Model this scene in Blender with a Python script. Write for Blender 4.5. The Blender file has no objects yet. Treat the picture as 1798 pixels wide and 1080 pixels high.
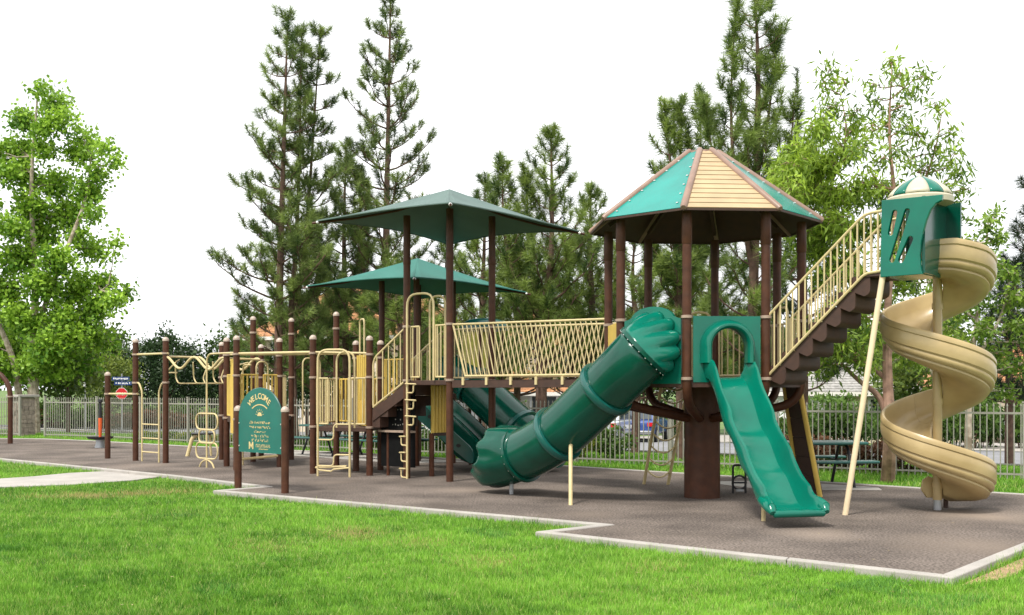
import bpy, bmesh, math, random
import numpy as np
from mathutils import Vector, Matrix

R = math.radians
V = Vector
scene = bpy.context.scene
col = scene.collection

# ---------------------------------------------------------------- camera
F, HZ, CX, CH = 1800.0, 685.0, 899.0, 1.65      # focal length / horizon row / centre column (photo pixels), eye height (m)
cam_d = bpy.data.cameras.new('camera')
cam = bpy.data.objects.new('camera', cam_d)
col.objects.link(cam)
cam.location = (0, 0, CH)
cam.rotation_euler = (R(90), 0, 0)
cam_d.sensor_width = 36
cam_d.lens = 36 * F / 1798
cam_d.shift_y = (HZ - 540) / 1798
cam_d.clip_end = 3000
scene.camera = cam

# ---------------------------------------------------------------- sky, sun, exposure
SUN_EL, SUN_AZ = R(58), R(216)           # azimuth measured clockwise from +Y
world = bpy.data.worlds.new('World')
scene.world = world
world.use_nodes = True
wn, wl = world.node_tree.nodes, world.node_tree.links
wn.clear()
wo = wn.new('ShaderNodeOutputWorld')
wb = wn.new('ShaderNodeBackground')
sky = wn.new('ShaderNodeTexSky')
sky.sky_type = 'NISHITA'
sky.sun_disc = False
sky.sun_elevation = SUN_EL
sky.sun_rotation = SUN_AZ
sky.air_density = 1.0
sky.dust_density = 4.0
hs = wn.new('ShaderNodeHueSaturation')
hs.inputs['Saturation'].default_value = 0.35
wl.new(sky.outputs[0], hs.inputs['Color'])
# thin bright overcast over the blue
tc = wn.new('ShaderNodeTexCoord')
mp = wn.new('ShaderNodeMapping')
mp.inputs['Scale'].default_value = (1.0, 1.0, 3.0)
nz = wn.new('ShaderNodeTexNoise')
nz.inputs['Scale'].default_value = 2.2
nz.inputs['Detail'].default_value = 6
nz.inputs['Roughness'].default_value = 0.55
cr = wn.new('ShaderNodeValToRGB')
cr.color_ramp.elements[0].position = 0.28
cr.color_ramp.elements[0].color = (0.42, 0.42, 0.42, 1)
cr.color_ramp.elements[1].position = 0.6
cr.color_ramp.elements[1].color = (1, 1, 1, 1)
mx = wn.new('ShaderNodeMixRGB')
mx.inputs['Color2'].default_value = (11.2, 11.3, 11.5, 1)
wl.new(tc.outputs['Generated'], mp.inputs[0])
wl.new(mp.outputs[0], nz.inputs['Vector'])
wl.new(nz.outputs['Fac'], cr.inputs[0])
wl.new(cr.outputs[0], mx.inputs['Fac'])
wl.new(hs.outputs[0], mx.inputs['Color1'])
wl.new(mx.outputs[0], wb.inputs['Color'])
wb.inputs['Strength'].default_value = 0.056
wl.new(wb.outputs[0], wo.inputs[0])

sun_d = bpy.data.lights.new('sun', 'SUN')
sun_d.energy = 1.5
sun_d.angle = R(10)
sun_d.color = (1.0, 0.96, 0.88)
sun = bpy.data.objects.new('sun', sun_d)
col.objects.link(sun)
sdir = V((math.sin(SUN_AZ) * math.cos(SUN_EL), math.cos(SUN_AZ) * math.cos(SUN_EL), math.sin(SUN_EL)))
sun.rotation_euler = (-sdir).to_track_quat('-Z', 'Y').to_euler()
sun.location = (0, 0, 30)

vs = scene.view_settings
vs.view_transform = 'Standard'
vs.look = 'None'
vs.gamma = 1
vs.use_curve_mapping = False
vs.exposure = 1.5
scene.cycles.max_bounces = 8
scene.cycles.transparent_max_bounces = 6

# ---------------------------------------------------------------- helpers
rng = random.Random(7)
nrng = np.random.default_rng(11)
LOC = {}

def gp(px, py, z=0.0):
    """photo pixel -> point on the horizontal plane at height z"""
    Y = F * (CH - z) / (py - HZ)
    return V(((px - CX) / F * Y, Y, z))

def at(px, py, Y):
    return V(((px - CX) / F * Y, Y, CH - (py - HZ) / F * Y))

def tag(o, label=None, cat=None, group=None, kind=None):
    for k, v in (('label', label), ('category', cat), ('group', group), ('kind', kind)):
        if v:
            o[k] = v
    return o

def thing(name, label, cat, loc, group=None):
    o = bpy.data.objects.new(name, None)
    col.objects.link(o)
    o.empty_display_size = 0.2
    o.location = loc
    LOC[o.name] = V(loc)
    return tag(o, label, cat, group)

def finish(name, me, m, parent, smooth=True):
    o = bpy.data.objects.new(name, me)
    col.objects.link(o)
    if m is not None:
        me.materials.append(m)
    if parent is not None:
        o.parent = parent
        LOC[o.name] = LOC[parent.name]
    else:
        LOC[o.name] = V((0, 0, 0))
    if smooth and len(me.polygons):
        me.polygons.foreach_set('use_smooth', [True] * len(me.polygons))
        me.set_sharp_from_angle(angle=R(38))
    me.update()
    return o

def frames(pts):
    n = len(pts)
    T = []
    for i in range(n):
        a = pts[max(i - 1, 0)]
        b = pts[min(i + 1, n - 1)]
        d = (b - a)
        T.append(d.normalized() if d.length > 1e-9 else V((0, 0, 1)))
    t0 = T[0]
    ref = V((0, 0, 1)) if abs(t0.z) < 0.9 else V((1, 0, 0))
    N = [(ref - t0 * ref.dot(t0)).normalized()]
    for i in range(1, n):
        q = T[i - 1].rotation_difference(T[i])
        nn = q @ N[-1]
        N.append((nn - T[i] * nn.dot(T[i])).normalized())
    return T, N

def fillet(pts, rad, n=5, closed=False):
    pts = [V(p) for p in pts]
    if len(pts) < 3:
        return pts
    out = []
    m = len(pts)
    rngi = range(m) if closed else range(1, m - 1)
    if not closed:
        out.append(pts[0])
    for i in rngi:
        p, a, b = pts[i], pts[i - 1], pts[(i + 1) % m]
        da, db = (a - p), (b - p)
        r = min(rad, da.length * 0.49, db.length * 0.49)
        p0, p1 = p + da.normalized() * r, p + db.normalized() * r
        for k in range(n + 1):
            t = k / n
            out.append(p0 * (1 - t) ** 2 + p * 2 * t * (1 - t) + p1 * t * t)
    if not closed:
        out.append(pts[-1])
    return out

def catmull(pts, n=6):
    pts = [V(p) for p in pts]
    P = [pts[0] * 2 - pts[1]] + pts + [pts[-1] * 2 - pts[-2]]
    out = []
    for i in range(1, len(P) - 2):
        p0, p1, p2, p3 = P[i - 1], P[i], P[i + 1], P[i + 2]
        for k in range(n):
            t = k / n
            out.append(0.5 * ((2 * p1) + (p2 - p0) * t + (2 * p0 - 5 * p1 + 4 * p2 - p3) * t * t + (3 * p1 - p0 - 3 * p2 + p3) * t ** 3))
    out.append(pts[-1])
    return out

class MB:
    def __init__(self):
        self.v = []
        self.f = []
    def add(self, vs, fs):
        k = len(self.v)
        self.v += [V(p) for p in vs]
        self.f += [tuple(i + k for i in f) for f in fs]
        return self
    def box(self, c, sx, sy, sz, rz=0.0, M=None):
        c = V(c)
        Rm = M if M is not None else Matrix.Rotation(rz, 3, 'Z')
        vs = [c + Rm @ V((x * sx / 2, y * sy / 2, z * sz / 2)) for x in (-1, 1) for y in (-1, 1) for z in (-1, 1)]
        return self.add(vs, [(0, 1, 3, 2), (4, 6, 7, 5), (0, 4, 5, 1), (2, 3, 7, 6), (0, 2, 6, 4), (1, 5, 7, 3)])
    def bar(self, a, b, w, h):
        """box beam from a to b, w sideways, h up"""
        a, b = V(a), V(b)
        d = (b - a)
        L = d.length
        x = d.normalized()
        y = V((0, 0, 1)).cross(x)
        y = y.normalized() if y.length > 1e-6 else V((0, 1, 0))
        z = x.cross(y)
        return self.box((a + b) / 2, L, w, h, M=Matrix((x, y, z)).transposed())
    def tube(self, pts, r, n=8, caps=True, closed=False):
        pts = [V(p) for p in pts]
        T, N = frames(pts)
        m = len(pts)
        rs = r if isinstance(r, (list, tuple)) else [r] * m
        vs = []
        for i in range(m):
            B = T[i].cross(N[i])
            for k in range(n):
                a = 2 * math.pi * k / n
                vs.append(pts[i] + (N[i] * math.cos(a) + B * math.sin(a)) * rs[i])
        fs = []
        for i in range(m - 1):
            for k in range(n):
                k2 = (k + 1) % n
                fs.append((i * n + k, i * n + k2, (i + 1) * n + k2, (i + 1) * n + k))
        if closed:
            i = m - 1
            for k in range(n):
                k2 = (k + 1) % n
                fs.append((i * n + k, i * n + k2, k2, k))
        elif caps:
            fs.append(tuple(range(n))[::-1])
            fs.append(tuple((m - 1) * n + k for k in range(n)))
        return self.add(vs, fs)
    def loft(self, rings, closed=True, caps=False):
        n = len(rings[0])
        vs = [p for rg in rings for p in rg]
        fs = []
        for i in range(len(rings) - 1):
            for k in range(n if closed else n - 1):
                k2 = (k + 1) % n
                fs.append((i * n + k, i * n + k2, (i + 1) * n + k2, (i + 1) * n + k))
        if caps:
            fs.append(tuple(range(n))[::-1])
            fs.append(tuple((len(rings) - 1) * n + k for k in range(n)))
        return self.add(vs, fs)
    def lathe(self, c, prof, n=20, ax=None):
        c = V(c)
        rings = []
        for r, z in prof:
            rings.append([c + V((r * math.cos(2 * math.pi * k / n), r * math.sin(2 * math.pi * k / n), z)) for k in range(n)])
        return self.loft(rings, True, True)
    def prism(self, poly, d):
        poly = [V(p) for p in poly]
        n = len(poly)
        d = V(d)
        return self.add(poly + [p + d for p in poly], [tuple(range(n))[::-1], tuple(n + i for i in range(n))] + [(i, (i + 1) % n, n + (i + 1) % n, n + i) for i in range(n)])
    def mesh(self, name, off=V((0, 0, 0))):
        me = bpy.data.meshes.new(name)
        me.from_pydata([tuple(p - off) for p in self.v], [], self.f)
        bm = bmesh.new()
        bm.from_mesh(me)
        bmesh.ops.recalc_face_normals(bm, faces=bm.faces)
        bm.to_mesh(me)
        bm.free()
        return me
    def obj(self, name, m, parent=None, smooth=True, bevel=0, solid=0, sub=0):
        off = LOC[parent.name] if parent is not None else V((0, 0, 0))
        o = finish(name, self.mesh(name, off), m, parent, smooth)
        if solid:
            md = o.modifiers.new('solid', 'SOLIDIFY')
            md.thickness = solid
            md.offset = 0
        if sub:
            md = o.modifiers.new('sub', 'SUBSURF')
            md.levels = md.render_levels = sub
        if bevel:
            md = o.modifiers.new('bevel', 'BEVEL')
            md.width = bevel
            md.segments = 2
            md.limit_method = 'ANGLE'
            md.angle_limit = R(40)
        return o

def cut(o, cutter):
    """boolean difference, applied"""
    me = cutter.mesh('cutter', LOC[o.name])
    c = bpy.data.objects.new('cutter', me)
    col.objects.link(c)
    c.parent = o.parent
    md = o.modifiers.new('cut', 'BOOLEAN')
    md.object = c
    md.solver = 'EXACT'
    bpy.context.view_layer.update()
    dg = bpy.context.evaluated_depsgraph_get()
    nm = bpy.data.meshes.new_from_object(o.evaluated_get(dg))
    o.modifiers.clear()
    o.data = nm
    bpy.data.objects.remove(c)
    return o

def np_mesh(name, verts, k, m, parent=None, cols=None, kind=None):
    """verts: (n*k,3) array of separate k-gons"""
    off = np.array(LOC[parent.name]) if parent is not None else np.zeros(3)
    verts = (verts.reshape(-1, 3) - off).astype(np.float32)
    nv = len(verts)
    nf = nv // k
    me = bpy.data.meshes.new(name)
    me.vertices.add(nv)
    me.vertices.foreach_set('co', verts.ravel())
    me.loops.add(nv)
    me.loops.foreach_set('vertex_index', np.arange(nv, dtype=np.int32))
    me.polygons.add(nf)
    me.polygons.foreach_set('loop_start', np.arange(0, nv, k, dtype=np.int32))
    me.polygons.foreach_set('loop_total', np.full(nf, k, dtype=np.int32))
    if cols is not None:
        ca = me.color_attributes.new('Col', 'FLOAT_COLOR', 'POINT')
        c4 = np.ones((nf, k, 4), dtype=np.float32)
        c4[:, :, :3] = cols[:, None, :] if cols.ndim == 2 else cols
        ca.data.foreach_set('color', c4.ravel())
    me.update()
    me.validate()
    o = finish(name, me, m, parent, smooth=False)
    if kind:
        o['kind'] = kind
    return o

def text_mesh(s, size, depth):
    cu = bpy.data.curves.new('lettering', 'FONT')
    cu.body = s
    cu.size = size
    cu.extrude = depth
    cu.align_x = 'CENTER'
    cu.offset = size * 0.012
    cu.resolution_u = 3
    t = bpy.data.objects.new('lettering', cu)
    col.objects.link(t)
    bpy.context.view_layer.update()
    me = bpy.data.meshes.new_from_object(t.evaluated_get(bpy.context.evaluated_depsgraph_get()))
    bpy.data.objects.remove(t)
    return me

def place_text(name, s, size, depth, M, m, parent):
    me = text_mesh(s, size, depth)
    me.transform(Matrix.Translation(-LOC[parent.name]) @ M)
    return finish(name, me, m, parent, smooth=False)

# ---------------------------------------------------------------- materials
def mat(name, c, rough=0.5, var=0.12, scale=5.0, c2=None, bump=0.0, bscale=60.0, metal=0.0, coat=0.0, trans=0.0, dirt=0.0, spec=0.5, fine=0.0, finescale=140.0):
    m = bpy.data.materials.new(name)
    m.use_nodes = True
    nt = m.node_tree
    N, L = nt.nodes, nt.links
    b = N['Principled BSDF']
    geo = N.new('ShaderNodeNewGeometry')
    n1 = N.new('ShaderNodeTexNoise')
    n1.inputs['Scale'].default_value = scale
    n1.inputs['Detail'].default_value = 5
    L.new(geo.outputs['Position'], n1.inputs['Vector'])
    rp = N.new('ShaderNodeValToRGB')
    lo = c2 if c2 else tuple(x * (1 - var) for x in c)
    hi = tuple(min(1, x * (1 + var)) for x in c)
    rp.color_ramp.elements[0].position = 0.35
    rp.color_ramp.elements[0].color = (*lo, 1)
    rp.color_ramp.elements[1].position = 0.68
    rp.color_ramp.elements[1].color = (*hi, 1)
    L.new(n1.outputs['Fac'], rp.inputs[0])
    out = rp.outputs[0]
    if fine:
        n3 = N.new('ShaderNodeTexNoise')
        n3.inputs['Scale'].default_value = finescale
        n3.inputs['Detail'].default_value = 2
        L.new(geo.outputs['Position'], n3.inputs['Vector'])
        r3 = N.new('ShaderNodeValToRGB')
        r3.color_ramp.elements[0].position = 0.38
        r3.color_ramp.elements[0].color = (1 - fine,) * 3 + (1,)
        r3.color_ramp.elements[1].position = 0.62
        r3.color_ramp.elements[1].color = (1 + fine,) * 3 + (1,)
        mm = N.new('ShaderNodeMixRGB')
        mm.blend_type = 'MULTIPLY'
        mm.inputs[0].default_value = 1
        L.new(n3.outputs['Fac'], r3.inputs[0])
        L.new(out, mm.inputs[1])
        L.new(r3.outputs[0], mm.inputs[2])
        out = mm.outputs[0]
    if dirt:
        n2 = N.new('ShaderNodeTexNoise')
        n2.inputs['Scale'].default_value = scale * 0.6
        n2.inputs['Detail'].default_value = 8
        n2.inputs['Roughness'].default_value = 0.7
        L.new(geo.outputs['Position'], n2.inputs['Vector'])
        r2 = N.new('ShaderNodeValToRGB')
        r2.color_ramp.elements[0].position = 0.5
        r2.color_ramp.elements[0].color = (0, 0, 0, 1)
        r2.color_ramp.elements[1].position = 0.75
        r2.color_ramp.elements[1].color = (dirt, dirt, dirt, 1)
        mm = N.new('ShaderNodeMixRGB')
        mm.inputs[2].default_value = (0.16, 0.13, 0.10, 1)
        L.new(n2.outputs['Fac'], r2.inputs[0])
        L.new(r2.outputs[0], mm.inputs[0])
        L.new(out, mm.inputs[1])
        out = mm.outputs[0]
    L.new(out, b.inputs['Base Color'])
    mr = N.new('ShaderNodeMapRange')
    mr.inputs['To Min'].default_value = max(0.02, rough - 0.08)
    mr.inputs['To Max'].default_value = min(1, rough + 0.10)
    L.new(n1.outputs['Fac'], mr.inputs['Value'])
    L.new(mr.outputs[0], b.inputs['Roughness'])
    b.inputs['Metallic'].default_value = metal
    b.inputs['Specular IOR Level'].default_value = spec
    b.inputs['Coat Weight'].default_value = coat
    b.inputs['Coat Roughness'].default_value = 0.12
    if bump:
        n4 = N.new('ShaderNodeTexNoise')
        n4.inputs['Scale'].default_value = bscale
        n4.inputs['Detail'].default_value = 3
        L.new(geo.outputs['Position'], n4.inputs['Vector'])
        bp = N.new('ShaderNodeBump')
        bp.inputs['Strength'].default_value = bump
        bp.inputs['Distance'].default_value = 0.01
        L.new(n4.outputs['Fac'], bp.inputs['Height'])
        L.new(bp.outputs[0], b.inputs['Normal'])
    if trans:
        tr = N.new('ShaderNodeBsdfTranslucent')
        L.new(out, tr.inputs['Color'])
        ms = N.new('ShaderNodeMixShader')
        ms.inputs[0].default_value = trans
        L.new(b.outputs[0], ms.inputs[1])
        L.new(tr.outputs[0], ms.inputs[2])
        L.new(ms.outputs[0], N['Material Output'].inputs['Surface'])
    return m

def leafmat(name, trans=0.35, rough=0.45):
    m = bpy.data.materials.new(name)
    m.use_nodes = True
    N, L = m.node_tree.nodes, m.node_tree.links
    b = N['Principled BSDF']
    a = N.new('ShaderNodeAttribute')
    a.attribute_name = 'Col'
    b.inputs['Roughness'].default_value = rough
    b.inputs['Specular IOR Level'].default_value = 0.35
    L.new(a.outputs['Color'], b.inputs['Base Color'])
    tr = N.new('ShaderNodeBsdfTranslucent')
    L.new(a.outputs['Color'], tr.inputs['Color'])
    ms = N.new('ShaderNodeMixShader')
    ms.inputs[0].default_value = trans
    L.new(b.outputs[0], ms.inputs[1])
    L.new(tr.outputs[0], ms.inputs[2])
    L.new(ms.outputs[0], N['Material Output'].inputs['Surface'])
    return m

M = {}
M['brown'] = mat('brown_paint', (0.066, 0.0225, 0.0098), 0.5, 0.22, 7, dirt=0.10, bump=0.05, spec=0.3)
M['dbrown'] = mat('brown_deck_coating', (0.050, 0.022, 0.013), 0.65, 0.2, 9, bump=0.25, bscale=90)
M['beige'] = mat('beige_paint', (0.56, 0.45, 0.23), 0.35, 0.07, 6, dirt=0.12)
M['collar'] = mat('collar_metal', (0.34, 0.25, 0.19), 0.35, 0.15, 8)
M['cap'] = mat('post_cap', (0.42, 0.33, 0.27), 0.4, 0.15, 10)
M['yellow'] = mat('yellow_plastic', (0.62, 0.43, 0.09), 0.4, 0.08, 4, dirt=0.15)
M['tan'] = mat('tan_plastic', (0.46, 0.345, 0.165), 0.36, 0.10, 2.5, c2=(0.40, 0.29, 0.13), dirt=0.12, coat=0.15, trans=0.10)
M['pale'] = mat('pale_pole', (0.72, 0.58, 0.38), 0.4, 0.06, 4)
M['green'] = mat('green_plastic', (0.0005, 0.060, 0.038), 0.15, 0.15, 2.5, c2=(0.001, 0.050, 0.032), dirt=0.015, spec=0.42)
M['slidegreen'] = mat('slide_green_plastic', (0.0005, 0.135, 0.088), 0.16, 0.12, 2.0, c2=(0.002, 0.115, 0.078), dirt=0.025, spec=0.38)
M['ring'] = mat('ring_plastic', (0.005, 0.085, 0.070), 0.3, 0.12, 3, coat=0.3)
M['teal'] = mat('teal_roof_plastic', (0.002, 0.21, 0.175), 0.22, 0.15, 1.5, spec=0.3)
M['plank'] = mat('tan_roof_plank', (0.42, 0.30, 0.165), 0.5, 0.10, 3)
M['rib'] = mat('roof_rib', (0.24, 0.15, 0.11), 0.4, 0.12, 6)
M['canvas'] = mat('green_shade_cloth', (0.105, 0.160, 0.145), 0.7, 0.12, 1.2, bump=0.1, bscale=300, trans=0.07, spec=0.4)
M['canvas2'] = mat('green_shade_cloth_deep', (0.035, 0.155, 0.125), 0.7, 0.12, 1.2, bump=0.1, bscale=300, trans=0.07, spec=0.35)
M['cream'] = mat('cream_plastic', (0.50, 0.45, 0.33), 0.4, 0.06, 4)
M['bolt'] = mat('bolt_metal', (0.7, 0.7, 0.68), 0.3, 0.05, 4, metal=0.6)
M['black'] = mat('black_coating', (0.012, 0.012, 0.014), 0.45, 0.2, 6)
M['board'] = mat('dark_board', (0.008, 0.008, 0.008), 0.8, 0.2, 6, spec=0.08)
M['chalk'] = mat('faded_print', (0.34, 0.32, 0.28), 0.7, 0.3, 20)
M['signgreen'] = mat('sign_green', (0.003, 0.12, 0.095), 0.4, 0.1, 4, dirt=0.05)
M['lettering'] = mat('sign_lettering', (0.62, 0.47, 0.22), 0.5, 0.1, 20)
M['rubber'] = mat('rubber_surface', (0.156, 0.128, 0.109), 0.9, 0.12, 0.8, c2=(0.088, 0.072, 0.062), fine=0.42, finescale=36, bump=0.7, bscale=50, spec=0.2, dirt=0.3)
M['concrete'] = mat('concrete', (0.35, 0.325, 0.295), 0.85, 0.1, 2, fine=0.08, bump=0.2, dirt=0.2)
M['asphalt'] = mat('asphalt', (0.20, 0.20, 0.21), 0.9, 0.12, 0.6, fine=0.12, finescale=40)
M['soil'] = mat('lawn_soil', (0.105, 0.19, 0.028), 0.95, 0.25, 1.5, c2=(0.06, 0.085, 0.025), fine=0.3, finescale=30)
M['dirt'] = mat('dirt', (0.33, 0.22, 0.12), 0.95, 0.2, 5, fine=0.3, finescale=60, bump=0.5)
M['fence'] = mat('fence_paint', (0.27, 0.26, 0.215), 0.45, 0.08, 5)
M['stone'] = mat('stone_block', (0.30, 0.24, 0.20), 0.85, 0.35, 6, bump=0.6, bscale=25)
M['mortar'] = mat('mortar', (0.34, 0.31, 0.28), 0.9, 0.1, 9)
M['bark'] = mat('pine_bark', (0.12, 0.07, 0.05), 0.95, 0.35, 7, bump=0.9, bscale=18)
M['bark2'] = mat('pale_bark', (0.42, 0.36, 0.29), 0.9, 0.3, 6, c2=(0.22, 0.17, 0.12), bump=0.5, bscale=20)
M['bark3'] = mat('pink_bark', (0.36, 0.22, 0.16), 0.9, 0.3, 6, c2=(0.20, 0.12, 0.085), bump=0.6, bscale=22)
M['olive'] = mat('olive_plastic', (0.42, 0.40, 0.06), 0.5, 0.2, 6, dirt=0.2)
M['leaf'] = leafmat('leaf')
M['needle'] = leafmat('needle', 0.32, 0.5)
M['blade'] = leafmat('grass_blade', 0.3, 0.5)
M['blue'] = mat('blue_sign', (0.010, 0.035, 0.16), 0.4, 0.05)
M['red'] = mat('red_sign', (0.55, 0.015, 0.02), 0.4, 0.05)
M['white'] = mat('white_paint', (0.8, 0.8, 0.8), 0.4, 0.04)
M['grey'] = mat('grey_metal', (0.35, 0.36, 0.37), 0.35, 0.06, metal=0.5)
M['tile'] = mat('orange_roof_tile', (0.42, 0.20, 0.09), 0.85, 0.3, 1.6, c2=(0.28, 0.13, 0.06), fine=0.25, finescale=9, bump=0.5, bscale=10)
M['slate'] = mat('grey_shingle', (0.30, 0.29, 0.27), 0.9, 0.15, 2, fine=0.2, finescale=9)
M['stucco'] = mat('cream_stucco', (0.66, 0.56, 0.42), 0.9, 0.06, 1)
M['stucco2'] = mat('white_stucco', (0.72, 0.69, 0.63), 0.9, 0.06, 1)
M['glass'] = mat('window_glass', (0.03, 0.04, 0.05), 0.08, 0.2, 2)
M['carsilver'] = mat('silver_car_paint', (0.5, 0.52, 0.55), 0.25, 0.05, 2, metal=0.4, coat=0.6)
M['carwhite'] = mat('white_car_paint', (0.75, 0.76, 0.78), 0.25, 0.04, 2, coat=0.6)
M['carblue'] = mat('blue_car_paint', (0.03, 0.07, 0.25), 0.25, 0.05, 2, coat=0.6)
M['tail'] = mat('tail_light', (0.6, 0.01, 0.02), 0.2, 0.05)
M['rubbertyre'] = mat('tyre', (0.02, 0.02, 0.02), 0.8, 0.1)
M['pink'] = mat('pink_cloth', (0.75, 0.20, 0.28), 0.8, 0.1, 20)
M['denim'] = mat('denim', (0.12, 0.16, 0.25), 0.85, 0.1, 20)
M['skin'] = mat('skin', (0.55, 0.33, 0.23), 0.55, 0.05, 9)
M['hat'] = mat('white_hat', (0.8, 0.78, 0.74), 0.8, 0.05, 20)
M['orange'] = mat('orange_paint', (0.65, 0.10, 0.02), 0.4, 0.08)

def wear_spots(m, spots):
    """pale scuffed patches with ragged edges on the rubber"""
    N, L = m.node_tree.nodes, m.node_tree.links
    b = N['Principled BSDF']
    src = b.inputs['Base Color'].links[0].from_socket
    geo = N.new('ShaderNodeNewGeometry')
    nz_ = N.new('ShaderNodeTexNoise'); nz_.inputs['Scale'].default_value = 1.6; nz_.inputs['Detail'].default_value = 6
    L.new(geo.outputs['Position'], nz_.inputs['Vector'])
    for (x, y, rad, k) in spots:
        d = N.new('ShaderNodeVectorMath'); d.operation = 'DISTANCE'; d.inputs[1].default_value = (x, y, 0)
        L.new(geo.outputs['Position'], d.inputs[0])
        ad = N.new('ShaderNodeMath'); ad.operation = 'MULTIPLY_ADD'; ad.inputs[1].default_value = 1.6 * rad; L.new(nz_.outputs['Fac'], ad.inputs[0]); L.new(d.outputs['Value'], ad.inputs[2])
        mr = N.new('ShaderNodeMapRange'); mr.inputs['From Min'].default_value = rad * 0.9; mr.inputs['From Max'].default_value = rad * 1.9
        mr.inputs['To Min'].default_value = k; mr.inputs['To Max'].default_value = 0
        L.new(ad.outputs[0], mr.inputs['Value'])
        mx_ = N.new('ShaderNodeMixRGB'); mx_.inputs[2].default_value = (0.27, 0.215, 0.17, 1)
        L.new(mr.outputs[0], mx_.inputs[0]); L.new(src, mx_.inputs[1])
        src = mx_.outputs[0]
    L.new(src, b.inputs['Base Color'])
wear_spots(M['rubber'], [(6.2, 13.4, 0.8, 0.8), (3.5, 11.7, 0.55, 0.7), (-0.8, 16.9, 0.6, 0.6), (4.9, 10.8, 0.9, 0.5), (7.4, 13.3, 0.9, 0.4), (-8.0, 22.6, 0.8, 0.35), (1.0, 13.6, 0.5, 0.3), (-3.3, 18.3, 0.5, 0.35)])

# ---------------------------------------------------------------- ground
LAWN = -0.07
RUB = [(9.14, 15.19), (3.84, 9.14), (0.47, 11.88), (1.26, 12.53), (-4.70, 16.78), (-4.07, 17.47), (-6.48, 19.8), (-12.36, 24.75), (-16.5, 28.3),
       (-21.0, 35.6), (-15.9, 34.6), (-13.9, 33.4), (-9.48, 30.0), (-4.2, 26.9), (1.36, 22.0), (6.4, 17.55)]
PATH_PX = [(-60, 845), (0, 843), (60, 839), (120, 833), (170, 830.5), (215, 830), (260, 832), (312, 836), (270, 841), (232, 846), (180, 850), (120, 854), (0, 858.5), (-60, 860)]
PATH = [tuple(gp(x, y, LAWN)[:2]) for x, y in PATH_PX]
FENCE = [(14.5, 16.3), (9.7, 19.4), (1.5, 24.1), (-10.3, 32.6), (-14.5, 35.8), (-16.9, 37.1)]

def sstep(t):
    t = np.clip(t, 0, 1)
    return t * t * (3 - 2 * t)

def fence_w(x, y):
    return (x - 9.7) * 0.561 + (y - 19.4) * 0.828

def terr(x, y):
    w = fence_w(x, y)
    return LAWN - 0.50 * sstep((w - 2.0) / 10.0) - 0.45 * sstep((w - 12) / 30.0) + 1.5 * sstep((w - 21.0) / 7.0) * sstep((-x - 9.0) / 6.0)

def pip(x, y, poly):
    inside = np.zeros(np.shape(x), bool)
    n = len(poly)
    j = n - 1
    for i in range(n):
        xi, yi = poly[i]
        xj, yj = poly[j]
        c = ((yi > y) != (yj > y)) & (x < (xj - xi) * (y - yi) / (yj - yi + 1e-12) + xi)
        inside ^= c
        j = i
    return inside

def offset_poly(poly, d):
    """offset outward (poly orientation found by its area)"""
    n = len(poly)
    area = sum(poly[i][0] * poly[(i + 1) % n][1] - poly[(i + 1) % n][0] * poly[i][1] for i in range(n))
    sg = 1 if area > 0 else -1
    out = []
    for i in range(n):
        p0, p1, p2 = V(poly[i - 1]), V(poly[i]), V(poly[(i + 1) % n])
        e1, e2 = (p1 - p0).normalized(), (p2 - p1).normalized()
        n1, n2 = V((e1.y, -e1.x)) * sg, V((e2.y, -e2.x)) * sg
        b = (n1 + n2)
        b = b / max(b.length_squared / 2, 0.4)
        out.append(tuple(p1 + b * d))
    return out

def spaced(a, b, fine_a, fine_b, step, n_out):
    f = list(np.arange(fine_a, fine_b + 1e-6, step))
    lo = list(fine_a - (fine_a - a) * (np.linspace(1, 0, n_out, endpoint=False) ** 2.5))
    hi = list(fine_b + (b - fine_b) * (np.linspace(0, 1, n_out + 1)[1:] ** 2.5))
    return np.array(lo + f + hi)

gx = spaced(-1500, 1500, -40, 40, 1.0, 12)
gy = spaced(-200, 2500, -6, 80, 1.0, 12)
GX, GY = np.meshgrid(gx, gy)
GZ = terr(GX, GY)
g = MB()
g.v = [V(p) for p in zip(GX.ravel(), GY.ravel(), GZ.ravel())]
nx = len(gx)
g.f = [(j * nx + i, j * nx + i + 1, (j + 1) * nx + i + 1, (j + 1) * nx + i) for j in range(len(gy) - 1) for i in range(nx - 1)]
lawn = tag(g.obj('ground', M['soil']), 'wide green lawn and verge that the playground stands in', 'lawn', kind='structure')

def sheet(name, poly, z, m, label, cat, thick=0.12):
    mb = MB()
    mb.prism([(x, y, z - thick) for x, y in poly], (0, 0, thick))
    o = mb.obj(name, m, smooth=False)
    bm = bmesh.new()
    bm.from_mesh(o.data)
    bmesh.ops.triangulate(bm, faces=[f for f in bm.faces if len(f.verts) > 4])
    bmesh.ops.recalc_face_normals(bm, faces=bm.faces)
    bm.to_mesh(o.data)
    bm.free()
    return tag(o, label, cat, kind='structure')

sheet('rubber_surface', RUB, 0.0, M['rubber'], 'speckled brown rubber safety surface under the play equipment', 'ground', 0.2)
sheet('path', PATH, LAWN + 0.03, M['concrete'], 'pale concrete footpath curving across the lawn', 'path', 0.1)
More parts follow.
